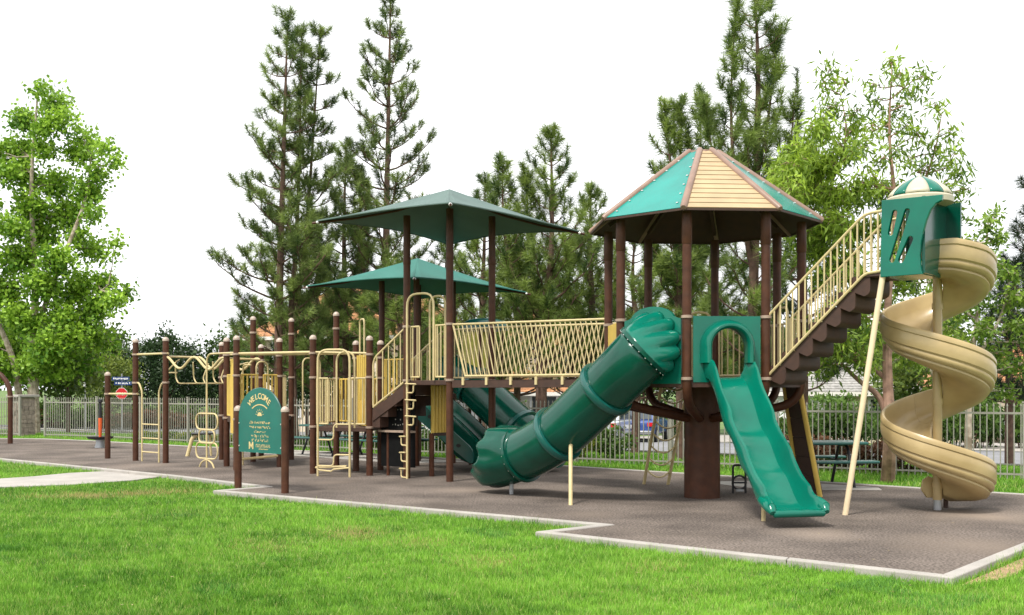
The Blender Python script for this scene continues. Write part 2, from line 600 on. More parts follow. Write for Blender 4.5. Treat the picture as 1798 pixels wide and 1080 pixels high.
# concrete kerb round the rubber, cast in lengths with open joints
KO = offset_poly(RUB, 0.13)
kerb = MB()
nR = len(RUB)
for i in range(nR):
    a0, a1 = V(RUB[i]), V(RUB[(i + 1) % nR])
    b0, b1 = V(KO[i]), V(KO[(i + 1) % nR])
    L_ = (a1 - a0).length
    k = max(1, round(L_ / 1.5))
    for s in range(k):
        g0 = s / k + (0.004 / L_ if s else 0)
        g1 = (s + 1) / k - (0.004 / L_ if s < k - 1 else 0)
        p = [a0.lerp(a1, g0), a0.lerp(a1, g1), b0.lerp(b1, g1), b0.lerp(b1, g0)]
        kerb.prism([(q.x, q.y, -0.3) for q in p], (0, 0, 0.312))
ko = kerb.obj('kerb', M['concrete'], smooth=False, bevel=0.012)
tag(ko, 'pale concrete kerb edging the rubber play surface', 'kerb', kind='structure')
# concrete apron behind the big column where the tables stand
apron_px = [(480, 795), (830, 800), (900, 822), (480, 806)]
AP = [(-6.0, 26.0), (-3.2, 23.6), (-0.6, 22.0), (0.9, 22.0), (-4.0, 26.4)]
sheet('apron', [(-7.5, 27.6), (-2.4, 23.0), (-1.0, 23.7), (-5.6, 27.5)], 0.004, M['concrete'], 'pale concrete apron under the green picnic tables', 'paving', 0.05)
sheet('table_pad', [(4.2, 17.0), (6.1, 16.9), (6.2, 17.35), (4.7, 18.7), (3.4, 18.4)], 0.004, M['concrete'], 'pale concrete pad behind the climbing ramp', 'paving', 0.05)

# street and pavement beyond the fence, draped on the slope
fd = V((0.828, -0.561))
fn = V((0.561, 0.828))
f0 = V((9.7, 19.4))
def strip(name, w0, w1, s0, s1, lift, m, label, cat, n=40):
    mb = MB()
    rows = []
    for i in range(n + 1):
        s = s0 + (s1 - s0) * i / n
        r = []
        for q in range(7):
            w = w0 + (w1 - w0) * q / 6
            p = f0 + fd * s + fn * w
            r.append(V((p.x, p.y, float(terr(p.x, p.y)) + lift)))
        rows.append(r)
    mb.loft(rows, closed=False)
    o = mb.obj(name, m)
    for md in ():
        pass
    sd = o.modifiers.new('solid', 'SOLIDIFY')
    sd.thickness = 0.05
    sd.offset = -1 if o.data.polygons[0].normal.z > 0 else 1
    return tag(o, label, cat, kind='structure')
strip('pavement', 5.6, 7.8, -60, 40, 0.10, M['concrete'], 'pale concrete pavement beyond the park fence', 'pavement')
strip('street', 8.4, 20.5, -60, 40, 0.03, M['asphalt'], 'grey asphalt street beyond the park fence', 'street')
for s0 in (-21, -7, 6.5, 20):
    strip('driveway', 20.6, 33, s0, s0 + 6.5, 0.06, M['concrete'], 'pale concrete driveway leading off the street', 'driveway', 6)
# bare soil beside the kerb corner
dp = offset_poly(RUB, 0.17)
q0 = V(dp[1]); q1 = V(dp[0]); dd = (q1 - q0).normalized(); dn = V((dd.y, -dd.x))
dpoly = [q0 + dd * t + dn * o_ for t, o_ in ((0.05, 0.0), (0.4, 0.14), (0.9, 0.22), (1.4, 0.2), (1.9, 0.24), (2.6, 0.16), (3.2, 0.0))]
sheet('bare_soil', [tuple(p) for p in dpoly], LAWN + 0.012, M['dirt'], 'strip of bare brown soil beside the kerb corner', 'soil', 0.03)

# ---------------------------------------------------------------- grass
class VN:
    """smooth value noise"""
    def __init__(self, seed):
        r = np.random.default_rng(seed)
        self.k = r.normal(size=(14, 2))
        self.p = r.uniform(0, 6.28, 14)
    def __call__(self, x, y, s):
        o = 0
        for i in range(14):
            o = o + np.sin((self.k[i, 0] * x + self.k[i, 1] * y) * s + self.p[i])
        return o / 5.3

vn1, vn2, vn3 = VN(1), VN(2), VN(3)
KO2 = offset_poly(RUB, 0.125)
KO3 = offset_poly(RUB, 0.21)

def blades(x, y, z, hgt, wid, seed, name, label, dry=True):
    r = np.random.default_rng(seed)
    n = len(x)
    a = r.uniform(0, 2 * np.pi, n)
    lean = r.uniform(0.1, 0.8, n)
    la = r.uniform(0, 2 * np.pi, n)
    h = hgt * r.uniform(0.5, 1.3, n) * np.clip(1 + 0.22 * vn3(x, y, 3.0) + 0.28 * vn2(x, y, 22.0), 0.35, 1.7)
    near_k = pip(x, y, KO3)
    h = np.where(near_k, h * r.uniform(0.9, 1.9, n), h)
    sx, sy = np.cos(a) * wid / 2, np.sin(a) * wid / 2
    tx, ty = np.cos(la) * lean * h, np.sin(la) * lean * h
    P = np.zeros((n, 3, 3))
    P[:, 0] = np.stack([x - sx, y - sy, z], 1)
    P[:, 1] = np.stack([x + sx, y + sy, z], 1)
    P[:, 2] = np.stack([x + tx, y + ty, z + h], 1)
    base = np.array([0.115, 0.27, 0.018])
    t = np.clip(0.5 + 0.22 * vn1(x, y, 0.8) + 0.2 * vn2(x, y, 5.0) + 0.22 * vn1(x, y, 26.0) + r.normal(0, 0.24, n), 0, 1)[:, None]
    c = np.array([0.055, 0.180, 0.010]) * (1 - t) + np.array([0.295, 0.575, 0.06]) * t
    clov = ((vn3(x, y, 2.2) + 0.5 * vn1(x, y, 7.0)) > 1.05) & (r.uniform(size=n) < 0.7)
    c = np.where(clov[:, None], c * np.array([0.62, 0.74, 1.1]), c)
    pale = (r.uniform(size=n) < 0.09 + 0.06 * vn2(x, y, 3.0))[:, None]
    c = np.where(pale, np.array([0.44, 0.50, 0.15]), c)
    if dry:
        dr = np.zeros(n)
        for (px, py, rx, ry, s_) in ((150, 872, 75, 5, .8), (245, 868, 60, 4, .8), (95, 874, 60, 4, .5), (620, 940, 45, 11, .6), (740, 955, 50, 10, .35), (860, 990, 60, 14, .3),
                                     (300, 865, 60, 5, .5), (1700, 1000, 40, 6, .6), (470, 960, 60, 12, .25), (1150, 1000, 50, 10, .25)):
            q = gp(px, py, LAWN)
            ppx = CX + x / y * F
            ppy = HZ + F * (CH - LAWN) / y
            dr = np.maximum(dr, s_ * np.exp(-(((ppx - px) / rx) ** 2 + ((ppy - py) / ry) ** 2)))
        k = (r.uniform(size=n) < dr)[:, None]
        c = np.where(k, np.array([0.46, 0.38, 0.15]) * r.uniform(0.7, 1.2, n)[:, None], c)
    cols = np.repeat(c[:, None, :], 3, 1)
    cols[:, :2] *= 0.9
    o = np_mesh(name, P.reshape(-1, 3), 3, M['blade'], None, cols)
    tag(o, label, 'grass', kind='stuff')
    return o

def scatter(n, ymin, ymax, pxa, pxb, power, seed):
    r = np.random.default_rng(seed)
    t = r.uniform(0, 1, n)
    e = 1 - power                      # density per depth ~ y**(1-power)
    y = (ymin ** (e + 1) + t * (ymax ** (e + 1) - ymin ** (e + 1))) ** (1 / (e + 1))
    px = r.uniform(pxa, pxb, n)
    x = (px - CX) / F * y
    return x, y

x, y = scatter(1250000, 6.0, 26, -420, 2260, 2.1, 21)
keep = ~pip(x, y, KO2) & ~pip(x, y, PATH) & (fence_w(x, y) < -1.2) & (np.abs(x) < 40)
front = keep & (x * 0.659 + y * 0.752 < 14.5)
dsoil = pip(x, y, [tuple(p) for p in dpoly])
front &= ~(dsoil & (nrng.uniform(size=len(x)) < 0.8))
xf, yf = x[front], y[front]
blades(xf, yf, np.full(len(xf), LAWN), 0.050, 0.0034 + 0.00040 * yf, 5, 'grass', 'short bright green mown lawn grass in front of the playground')
r2 = np.random.default_rng(9)
xb = r2.uniform(-24, 16, 700000); yb = r2.uniform(13, 40, 700000)
w = fence_w(xb, yb)
kb = (~pip(xb, yb, KO2)) & (w > -4.5) & (w < 4.6) & (np.abs(xb / yb) < 0.7)
xb, yb = xb[kb], yb[kb]
zb = terr(xb, yb)
blades(xb, yb, zb, 0.075, 0.02, 6, 'verge_grass', 'green grass strip along the park fence', dry=False)

# ---------------------------------------------------------------- fence
froot = thing('park_fence', 'pale beige metal picket fence running along the back of the playground', 'fence', (*FENCE[2], LAWN))
pm = MB()
pm.box((0, 0, 0.72), 0.020, 0.020, 1.40)
pm.lathe((0, 0, 1.40), [(0.016, 0.0), (0.020, 0.025), (0.012, 0.045), (0.0, 0.08)], 5)
picket_me = pm.mesh('picket')
picket_me.materials.append(M['fence'])
postm = MB()
postm.box((0, 0, 0.73), 0.065, 0.065, 1.50)
postm.box((0, 0, 1.49), 0.085, 0.085, 0.03)
post_me = postm.mesh('post')
post_me.materials.append(M['fence'])
def put(me, name, p, parent, rz=0):
    o = bpy.data.objects.new(name, me)
    col.objects.link(o)
    o.parent = parent
    o.location = V(p) - LOC[parent.name]
    o.rotation_euler.z = rz
    return o
picks = []
for i in range(len(FENCE) - 1):
    a, b = V(FENCE[i]), V(FENCE[i + 1])
    L_ = (b - a).length
    ang = math.atan2(b.y - a.y, b.x - a.x)
    k = max(1, round(L_ / 2.4))
    for s in range(k + 1):
        if s == k and i < len(FENCE) - 2:
            continue
        p = a.lerp(b, s / k)
        put(post_me, 'post', (p.x, p.y, LAWN), froot, ang)
    for zz, hh in ((0.12, 0.035), (1.28, 0.04)):
        mb = MB()
        mb.bar((a.x, a.y, LAWN + zz), (b.x, b.y, LAWN + zz), 0.032, hh)
        mb.obj('rail', M['fence'], froot, smooth=False)
    npk = int(L_ / 0.118)
    for s in range(npk):
        p = a.lerp(b, (s + 0.5) / npk)
        picks.append((p.y, p.x, ang))
picks.sort()
for yy, xx, ang in picks[:298]:
    put(picket_me, 'picket', (xx, yy, LAWN), froot, ang)
far = MB()
for yy, xx, ang in picks[298:]:
    far.box((xx, yy, LAWN + 0.74), 0.020, 0.020, 1.44, ang)
if far.v:
    o = far.obj('far_pickets', M['fence'], froot, smooth=False)
    o['kind'] = 'stuff'

# stone gate pillar at the end of the fence and a further length of fence
pc = gp(40, 766, LAWN)
pil = thing('stone_pillar', 'square stone gate pillar with pale cap at the end of the fence', 'pillar', (pc.x, pc.y, LAWN))
mb = MB(); mb.box((pc.x, pc.y, LAWN + 0.72), 0.56, 0.56, 1.46, R(-35)); mb.obj('core', M['mortar'], pil, smooth=False)
mb = MB(); mb.box((pc.x, pc.y, LAWN + 1.5), 0.85, 0.85, 0.10, R(-35)); mb.obj('cap', M['concrete'], pil, bevel=0.02)
rr = random.Random(3)
for row in range(9):
    for side in range(4):
        ca, sa = math.cos(R(-35) + side * math.pi / 2), math.sin(R(-35) + side * math.pi / 2)
        u0 = -0.30
        while u0 < 0.28:
            wd = min(rr.uniform(0.14, 0.26), 0.30 - u0)
            if wd < 0.05:
                break
            c = V((pc.x, pc.y, 0)) + V((ca, sa, 0)) * 0.29 + V((-sa, ca, 0)) * (u0 + wd / 2)
            mb = MB()
            mb.box((c.x, c.y, LAWN + 0.08 + row * 0.16), rr.uniform(0.04, 0.08), wd - 0.012, 0.148, R(-35) + side * math.pi / 2)
            mb.obj('stone', M['stone'], pil, smooth=False)
            u0 += wd
fl = thing('fence_panel', 'beige picket fence panel beyond the stone pillar', 'fence', (-20, 38.4, LAWN))
a, b = V((-18.0, 37.5)), V((-22.5, 39.3))
ang = math.atan2(b.y - a.y, b.x - a.x)
for s in range(3):
    p = a.lerp(b, s / 2); put(post_me, 'post', (p.x, p.y, LAWN), fl, ang)
for zz in (0.12, 1.28):
    mb = MB(); mb.bar((a.x, a.y, LAWN + zz), (b.x, b.y, LAWN + zz), 0.032, 0.04); mb.obj('rail', M['fence'], fl, smooth=False)
for s in range(40):
    p = a.lerp(b, (s + 0.5) / 40); put(picket_me, 'picket', (p.x, p.y, LAWN), fl, ang)

# ---------------------------------------------------------------- play structure frame: u to the right and nearer, v to the right and farther
UA = R(-41.2)
U = V((math.cos(UA), math.sin(UA), 0))
W = V((-math.sin(UA), math.cos(UA), 0))
Z = V((0, 0, 1))
OC = V((2.93, 15.8, 0))
S = 1.13
AP_ = S / 2 / math.tan(R(22.5))
RO = S / 2 / math.sin(R(22.5))
PR = 0.066
DK = 1.83

def octv(i, r=RO):
    a = UA + R(22.5) + R(45) * i
    return OC + V((r * math.cos(a), r * math.sin(a), 0))
# octv(0) is the right post, then anticlockwise seen from above; octv(7) front right, octv(6) front left, octv(5) left

def collar(p, z, parent, r=PR):
    mb = MB()
    mb.lathe((p[0], p[1], z), [(r + 0.004, -0.022), (r + 0.016, -0.018), (r + 0.016, 0.018), (r + 0.004, 0.022)], 14)
    return mb.obj('collar', M['collar'], parent)

def cap(p, z, parent, r=PR):
    mb = MB()
    mb.lathe((p[0], p[1], z), [(r + 0.006, -0.03), (r + 0.008, 0.0), (r * 0.9, 0.03), (r * 0.5, 0.055), (0.001, 0.062)], 14)
    return mb.obj('cap', M['cap'], parent)

def post(p, z0, z1, parent, capped=False, r=PR, name='post'):
    mb = MB()
    mb.tube([(p[0], p[1], z0), (p[0], p[1], (z0 + z1) / 2), (p[0], p[1], z1)], r, 14)
    o = mb.obj(name, M['brown'], parent)
    if capped:
        cap(p, z1, o, r)
    return o

def pipe(name, pts, r, parent, m='beige', rad=0.0, n=8, closed=False):
    mb = MB()
    if rad:
        pts = fillet(pts, rad, 5, closed)
    mb.tube(pts, r, n, closed=closed)
    return mb.obj(name, M[m], parent)

def barrier(parent, a, b, za, zb, h, n, lean=0.0, r=0.012, rail=0.018, m='beige', bottom=0.06, ends=True):
    """railing from a to b (floor heights za, zb), n balusters"""
    a, b = V(a), V(b)
    a = V((a.x, a.y, 0)); b = V((b.x, b.y, 0))
    A0, B0 = a + Z * (za + bottom), b + Z * (zb + bottom)
    A1, B1 = a + Z * (za + h), b + Z * (zb + h)
    pipe('rail', [A1, B1], rail, parent, m)
    pipe('rail', [A0, B0], rail, parent, m)
    if ends:
        pipe('upright', [A0, A1], rail * 0.9, parent, m)
        pipe('upright', [B0, B1], rail * 0.9, parent, m)
    d = (b - a)
    L_ = d.length
    for i in range(n):
        t = (i + 0.5) / n
        t0 = min(max(t + lean / L_, 0), 1)
        p1 = A1.lerp(B1, t)
        p0 = A0.lerp(B0, t0)
        pipe('baluster', [p0, p1], r, parent, m, n=6)

def loop(name, a, b, z0, z1, parent, r=0.02, rad=0.2, zb=None, m='beige'):
    """upside-down U from a (z0) up to z1 and down to b"""
    a = V((a[0], a[1], 0)); b = V((b[0], b[1], 0))
    return pipe(name, [a + Z * z0, a + Z * z1, b + Z * z1, b + Z * (z0 if zb is None else zb)], r, parent, m, rad=rad)

# ---------------------------------------------------------------- octagonal tower
tw = thing('octagonal_tower', 'eight-sided brown play tower with teal and tan roof on one thick column', 'play tower', OC)
mb = MB()
mb.lathe(OC, [(0.275, -0.05), (0.275, 0.0), (0.272, 0.9), (0.272, 1.78)], 36)
mb.obj('column', M['brown'], tw)
mb = MB()
deck = [octv(i, RO - 0.02) for i in range(8)]
mb.prism([p + Z * (DK - 0.07) for p in deck], (0, 0, 0.07))
mb.obj('deck', M['dbrown'], tw, bevel=0.008)
mb = MB()
rim = [octv(i, RO - 0.01) for i in range(8)]
for i in range(8):
    mb.bar(rim[i] + Z * (DK - 0.085), rim[(i + 1) % 8] + Z * (DK - 0.085), 0.05, 0.11)
mb.obj('deck_rim', M['dbrown'], tw, smooth=False)
for i in range(8):
    p = octv(i)
    inn = (OC - p).normalized()
    c = OC - inn * 0.26
    pts = fillet([p + Z * 4.16, p + Z * 2.6, p + Z * 1.46, c + Z * 1.22], 0.35, 7)
    mb = MB()
    mb.tube(pts, PR, 14)
    o = mb.obj('post', M['brown'], tw)
    mb = MB()       # sleeve joint near the eave
    mb.lathe(p, [(PR + 0.002, 3.70), (PR + 0.008, 3.71), (PR + 0.008, 4.0), (PR + 0.002, 4.14)], 14)
    mb.obj('sleeve', M['brown'], o)
    collar(p, 2.68, o)
    collar(p, DK - 0.02, o)
# roof
RE, ZE, RT, ZT = 1.76, 4.16, 0.22, 5.30
roof = MB()
roof.lathe(OC, [(RT + 0.06, ZT - 0.06), (RT + 0.05, ZT + 0.0), (RT * 0.5, ZT + 0.03), (0.01, ZT + 0.035)], 8)
cap_o = roof.obj('roof_cap', M['rib'], tw, smooth=False)
for i in range(8):
    e0, e1 = octv(i, RE) + Z * ZE, octv((i + 1) % 8, RE) + Z * ZE
    t0, t1 = octv(i, RT) + Z * ZT, octv((i + 1) % 8, RT) + Z * ZT
    nrm = (e1 - e0).cross(t0 - e0).normalized()
    if nrm.z < 0:
        nrm = -nrm
    if i % 2 == 1:          # teal plastic panels
        mb = MB()
        mb.prism([e0, e1, t1, t0], nrm * 0.018)
        po = mb.obj('roof_panel', M['teal'], tw, smooth=False)
        for s in (0.09, 0.91):
            for k in range(6):
                q = e0.lerp(e1, s).lerp(t0.lerp(t1, 0.5 + (s - 0.5) * 0.6), 0.08 + k * 0.15) + nrm * 0.022
                mb = MB(); mb.box(q, 0.03, 0.03, 0.014, rz=UA); mb.obj('bolt', M['bolt'], po, smooth=False)
    else:                   # tan panels of overlapping planks
        mb = MB()
        mb.prism([e0 - nrm * 0.01, e1 - nrm * 0.01, t1 - nrm * 0.01, t0 - nrm * 0.01], nrm * 0.008)
        po = mb.obj('roof_panel', M['dbrown'], tw, smooth=False)  # dark brown base sheet: shade under the planks put into its colour
        K = 13
        for k in range(K):
            f0_, f1_ = k / K, (k + 1) / K - 0.006
            a0, b0 = e0.lerp(t0, f0_), e1.lerp(t1, f0_)
            a1, b1 = e0.lerp(t0, f1_), e1.lerp(t1, f1_)
            mb = MB()
            up = nrm
            mb.add([a0, b0, b1, a1, a0 + up * 0.021, b0 + up * 0.021, b1 + up * 0.016, a1 + up * 0.016],
                   [(3, 2, 1, 0), (4, 5, 6, 7), (0, 1, 5, 4), (1, 2, 6, 5), (2, 3, 7, 6), (3, 0, 4, 7)])
            mb.obj('plank', M['plank'], po, smooth=False)
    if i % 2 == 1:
        mb = MB(); mb.prism([q_ - nrm * 0.012 for q_ in (e0, e1, t1, t0)], nrm * 0.008); mb.obj('underside_shade', M['dbrown'], tw, smooth=False)  # added dark brown sheet: shade under the teal panel put into colour
    # eave strip
    mb = MB()
    mb.bar(e0 - Z * 0.012, e1 - Z * 0.012, 0.03, 0.03)
    mb.obj('eave_strip', M['dbrown'], tw, smooth=False)
for i in range(8):
    d = (octv(i) - OC).normalized()
    a = OC + d * (RE + 0.02) + Z * (ZE + 0.0)
    b = OC + d * RT + Z * (ZT + 0.01)
    mb = MB()
    mb.tube([a, a.lerp(b, 0.02), a.lerp(b, 0.98), b], [0.040, 0.052, 0.050, 0.04], 10)
    mb.obj('roof_rib', M['rib'], tw)
    mb = MB()
    mb.bar(OC + d * 0.1 + Z * (ZT - 0.10), OC + d * (RE - 0.3) + Z * (ZE + 0.10), 0.05, 0.06)
    mb.obj('rafter', M['dbrown'], tw, smooth=False)
# side panel between the two left posts, railings on the back faces, loop handles
p4, p5 = octv(4), octv(5)
mb = MB()
mb.prism([p4.lerp(p5, 0.07) + Z * (DK + 0.0), p4.lerp(p5, 0.93) + Z * (DK + 0.0), p4.lerp(p5, 0.93) + Z * 2.66, p4.lerp(p5, 0.07) + Z * 2.66], V((math.cos(UA + R(225)), math.sin(UA + R(225)), 0)) * 0.02)
mb.obj('side_panel', M['yellow'], tw, smooth=False)
barrier(tw, octv(1).lerp(octv(2), 0.07), octv(1).lerp(octv(2), 0.93), DK, DK, 0.86, 9)
q = octv(2).lerp(octv(3), 0.06); q2 = octv(2).lerp(octv(3), 0.40); q3 = octv(2).lerp(octv(3), 0.60); q4 = octv(2).lerp(octv(3), 0.94)
loop('handle', q3, q4, DK, 2.95, tw, rad=0.16)
loop('handle', octv(2).lerp(octv(3), 0.06), q2, DK, 2.95, tw, rad=0.16)
barrier(tw, q, q2, DK, DK, 0.86, 3)
barrier(tw, q3, q4, DK, DK, 0.86, 3)
q, q2 = octv(0).lerp(octv(1), 0.55), octv(0).lerp(octv(1), 0.94)
loop('handle', q, q2, DK, 2.95, tw, rad=0.16)
barrier(tw, q, q2, DK, DK, 0.86, 3)
q, q2 = octv(7).lerp(octv(0), 0.66), octv(7).lerp(octv(0), 0.94)
barrier(tw, q, q2, DK, DK, 0.86, 3)

# ---------------------------------------------------------------- straight wave slide with hood
p6, p7 = octv(6), octv(7)
FN = (V((p6.y - p7.y, p7.x - p6.x, 0))).normalized()
if FN.y > 0:
    FN = -FN
FT = (p7 - p6).normalized()
fc = (p6 + p7) / 2
ws = thing('wave_slide', 'straight bright green wave slide with arched hood on the front of the tower', 'slide', fc + FN * 1.0)
mb = MB()
wl_, wr_ = -S / 2 + 0.085, S / 2 - 0.085
mb.prism([fc + FT * x_ + Z * z_ - FN * 0.02 for x_, z_ in ((wl_, 1.76), (wr_, 1.76), (wr_, 2.69), (wl_, 2.69))], FN * 0.045)
panel = mb.obj('hood_panel', M['slidegreen'], ws, smooth=False)
OW = 0.255
cut_pts = [(-OW, 1.70), (OW, 1.70)] + [(OW * math.cos(R(k * 15)), 2.26 + OW * math.sin(R(k * 15))) for k in range(13)]
cm = MB()
cm.prism([fc + FT * x_ + Z * z_ - FN * 0.3 for x_, z_ in cut_pts], FN * 0.6)
cut(panel, cm)
# arched hood standing proud of the panel
prof = [(0.250, 0.0), (0.250, 0.16), (0.262, 0.195), (0.285, 0.215), (0.31, 0.215), (0.335, 0.195), (0.365, 0.12), (0.385, 0.02), (0.385, 0.0)]
rings = []
path_ = [(1, 0, 2.03)] + [(math.cos(R(a)), math.sin(R(a)), 2.26) for a in range(0, 181, 12)] + [(-1, 0, 2.03)]
for (cx_, sz_, zz) in path_:
    rings.append([fc + FT * (rr_ * cx_) + Z * (zz + rr_ * sz_) + FN * (0.025 + dd_) for rr_, dd_ in prof])
mb = MB(); mb.loft(rings, closed=True, caps=True)
mb.obj('hood', M['slidegreen'], ws)

def sweep_slide(name, pts, side, prof_, parent, m, scale=None):
    rings = []
    n = len(pts)
    for i, p in enumerate(pts):
        t = (pts[min(i + 1, n - 1)] - pts[max(i - 1, 0)]).normalized()
        s_ = (side - t * side.dot(t)).normalized()
        nn = s_.cross(t)
        if nn.z < 0:
            nn = -nn
        k = scale[i] if scale else (1, 1)
        rings.append([p + s_ * (x_ * k[0]) + nn * (z_ * k[1] if z_ > 0.02 else z_) for x_, z_ in prof_])
    mb = MB()
    mb.loft(rings, closed=True, caps=True)
    return mb.obj(name, m, parent)

HW = 0.25
half = [(0.0, -0.03), (0.14, -0.03), (0.25, -0.025), (0.31, 0.0), (0.335, 0.07), (0.335, 0.15), (0.315, 0.185), (0.285, 0.185), (0.262, 0.155), (0.245, 0.07), (0.20, 0.015), (0.10, 0.0)]
slide_prof = half + [(-x_, z_) for x_, z_ in half[::-1]][0:]
slide_prof = [(x_, z_) for x_, z_ in half] + [(0.0, 0.0)] + [(-x_, z_) for x_, z_ in half[:0:-1]]
s_top = fc + FN * 0.02 + Z * (DK + 0.0)
dirn = (V((3.43, 12.25, 0)) - V((fc.x, fc.y, 0)))
RUN = dirn.length
dirn.normalize()
sidev = V((-dirn.y, dirn.x, 0))
def wslide_z(t):
    base = np.interp(t, [0, .07, .17, .31, .42, .55, .65, .79, .88, 1.0], [1.83, 1.80, 1.58, 1.13, 1.00, .66, .56, .24, .185, .19])
    return float(base)
tt = np.linspace(0, 1, 34)
zs = np.array([wslide_z(t) for t in tt])
zs = np.convolve(np.pad(zs, 1, mode='edge'), np.ones(3) / 3, 'valid')
pts = [V((fc.x, fc.y, 0)) + dirn * (RUN * t) + Z * z_ for t, z_ in zip(tt, zs)]
sc_ = []
for t in tt:
    k = 1.0 + 0.18 * max(0, (t - 0.82) / 0.18) ** 2
    kz = 1.35 - 0.2 * t + 0.22 * math.sin(t * 25 + 0.6)
    if t > 0.93:
        kz *= 1 - 0.5 * ((t - 0.93) / 0.07)
    sc_.append((k, kz))
sweep_slide('chute', pts, sidev, slide_prof, ws, M['slidegreen'], sc_)
# rolled lip at the bottom and the end knobs of the side walls
e = pts[-1]
mb = MB()
mb.tube([e + sidev * x_ + dirn * 0.0 - Z * 0.015 for x_ in (-0.33, -0.31, 0.31, 0.33)], [0.03, 0.045, 0.045, 0.03], 10)
mb.obj('lip', M['slidegreen'], ws)
for sg in (-1, 1):
    q = pts[-3] + sidev * (0.345 * sg)
    mb = MB()
    mb.tube([pts[-6] + sidev * (0.325 * sg) + Z * 0.10, q + Z * 0.085, q + dirn * 0.10 + Z * 0.05, q + dirn * 0.16 - Z * 0.0], [0.05, 0.068, 0.07, 0.035], 12)
    mb.obj('end_knob', M['slidegreen'], ws)
lg = pts[22] - sidev * (-0.0)
pipe('leg', [V((lg.x - 0.12, lg.y - 0.05, -0.05)), V((lg.x - 0.12, lg.y - 0.05, lg.z - 0.12))], 0.028, ws, 'beige')

# ---------------------------------------------------------------- tube slide
p5, p6 = octv(5), octv(6)
tc_ = (p5 + p6) / 2
TN = -W
TT = (p6 - p5).normalized()
ts = thing('tube_slide', 'large dark green tube slide running down from the tower in front of the bridge', 'slide', (0.8, 15.5, 0))
prim = [tc_ + Z * 2.30, V((1.86, 14.47, 2.20)), V((1.37, 14.93, 1.665)), V((0.70, 15.56, 0.985)), V((0.17, 16.08, 0.64)), V((-0.27, 16.5, 0.50))]
cl = catmull(prim, 10)
TR = 0.40
def tube_ring(p, t, r, n=32, mod=0.0, lobes=8, flat=0.0, flute=0.0):
    t = t.normalized()
    s_ = t.cross(Z).normalized()
    up = s_.cross(t).normalized()
    out = []
    for k in range(n):
        a = 2 * math.pi * k / n
        rr_ = r * (1 + mod * math.cos(lobes * a) + flute * (abs(math.sin(lobes / 2 * a)) - 0.5))
        out.append(p + (s_ * math.cos(a) + up * math.sin(a) * (1 - flat)) * rr_)
    return out
def tang(i):
    return cl[min(i + 1, len(cl) - 1)] - cl[max(i - 1, 0)]
segs = [(10, 20), (20, 30), (30, 40)]
for a_, b_ in segs:
    mb = MB()
    mb.loft([tube_ring(cl[i], tang(i), TR) for i in range(a_, b_ + 1)])
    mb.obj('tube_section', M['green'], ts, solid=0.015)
for i, rw in ((20, 0.045), (30, 0.045)):
    t = tang(i).normalized()
    prof = [(-0.055, 0.0), (-0.05, rw), (-0.02, rw + 0.012), (0.02, rw + 0.012), (0.05, rw), (0.055, 0.0)]
    mb = MB()
    mb.loft([tube_ring(cl[i] + t * d_, t, TR + 0.004 + h_) for d_, h_ in prof])
    mb.obj('joint_ring', M['ring'], ts)
def flange(i, n=22, parent=ts):
    t = tang(i).normalized()
    mb = MB()
    mb.loft([tube_ring(cl[i] + t * d_, t, TR + h_) for d_, h_ in ((-0.03, 0.0), (-0.028, 0.05), (0.028, 0.05), (0.03, 0.0))])
    o = mb.obj('flange', M['green'], parent)
    mb = MB()
    for p in tube_ring(cl[i] + t * 0.03, t, TR + 0.036, n):
        mb.tube([p - t * 0.005, p + t * 0.008], 0.011, 6)
    mb.obj('bolt_ring', M['bolt'], o)
flange(10); flange(40)
# scalloped hood between the tower panel and the first flange
rings = []
ringP = tube_ring(tc_ + Z * 2.29 + TN * 0.02, TN, 0.46, 72, lobes=12, flute=0.16)
ringM = tube_ring(tc_ + Z * 2.29 + TN * 0.02, TN, 0.46, 72)
ring1 = tube_ring(cl[10], tang(10), TR + 0.004, 72)
cenP, cen1 = tc_ + Z * 2.29, cl[10]
for j in range(11):
    f_ = j / 10
    g_ = max(0.0, 1 - f_ * 1.15) ** 0.7
    cen = cenP.lerp(cen1, f_)
    row = []
    for a, m_, b in zip(ringP, ringM, ring1):
        p = (m_ + (a - m_) * g_).lerp(b + (a - m_) * g_, f_)
        row.append(p + (p - cen).normalized() * (0.045 * math.sin(math.pi * f_)))
    rings.append(row)
mb = MB(); mb.loft(rings)
mb.obj('hood', M['slidegreen'], ts, solid=0.015)
# panel with raised round top
outl = [(-0.48, 1.74), (0.48, 1.74), (0.48, 2.66), (0.40, 2.68)] + [(0.40 * math.cos(R(a)) * 0.92, 2.66 + 0.19 * math.sin(R(a))) for a in range(12, 169, 12)] + [(-0.40, 2.68), (-0.48, 2.66)]
mb = MB()
mb.prism([tc_ + TT * x_ + Z * z_ - TN * 0.02 for x_, z_ in outl], TN * 0.045)
tp = mb.obj('hood_panel', M['slidegreen'], ts, smooth=False)
cm = MB()
cm.prism([tc_ + Z * 2.30 + TT * (0.36 * math.cos(R(a))) + Z * (0.36 * math.sin(R(a))) - TN * 0.3 for a in range(0, 360, 15)], TN * 0.6)
cut(tp, cm)
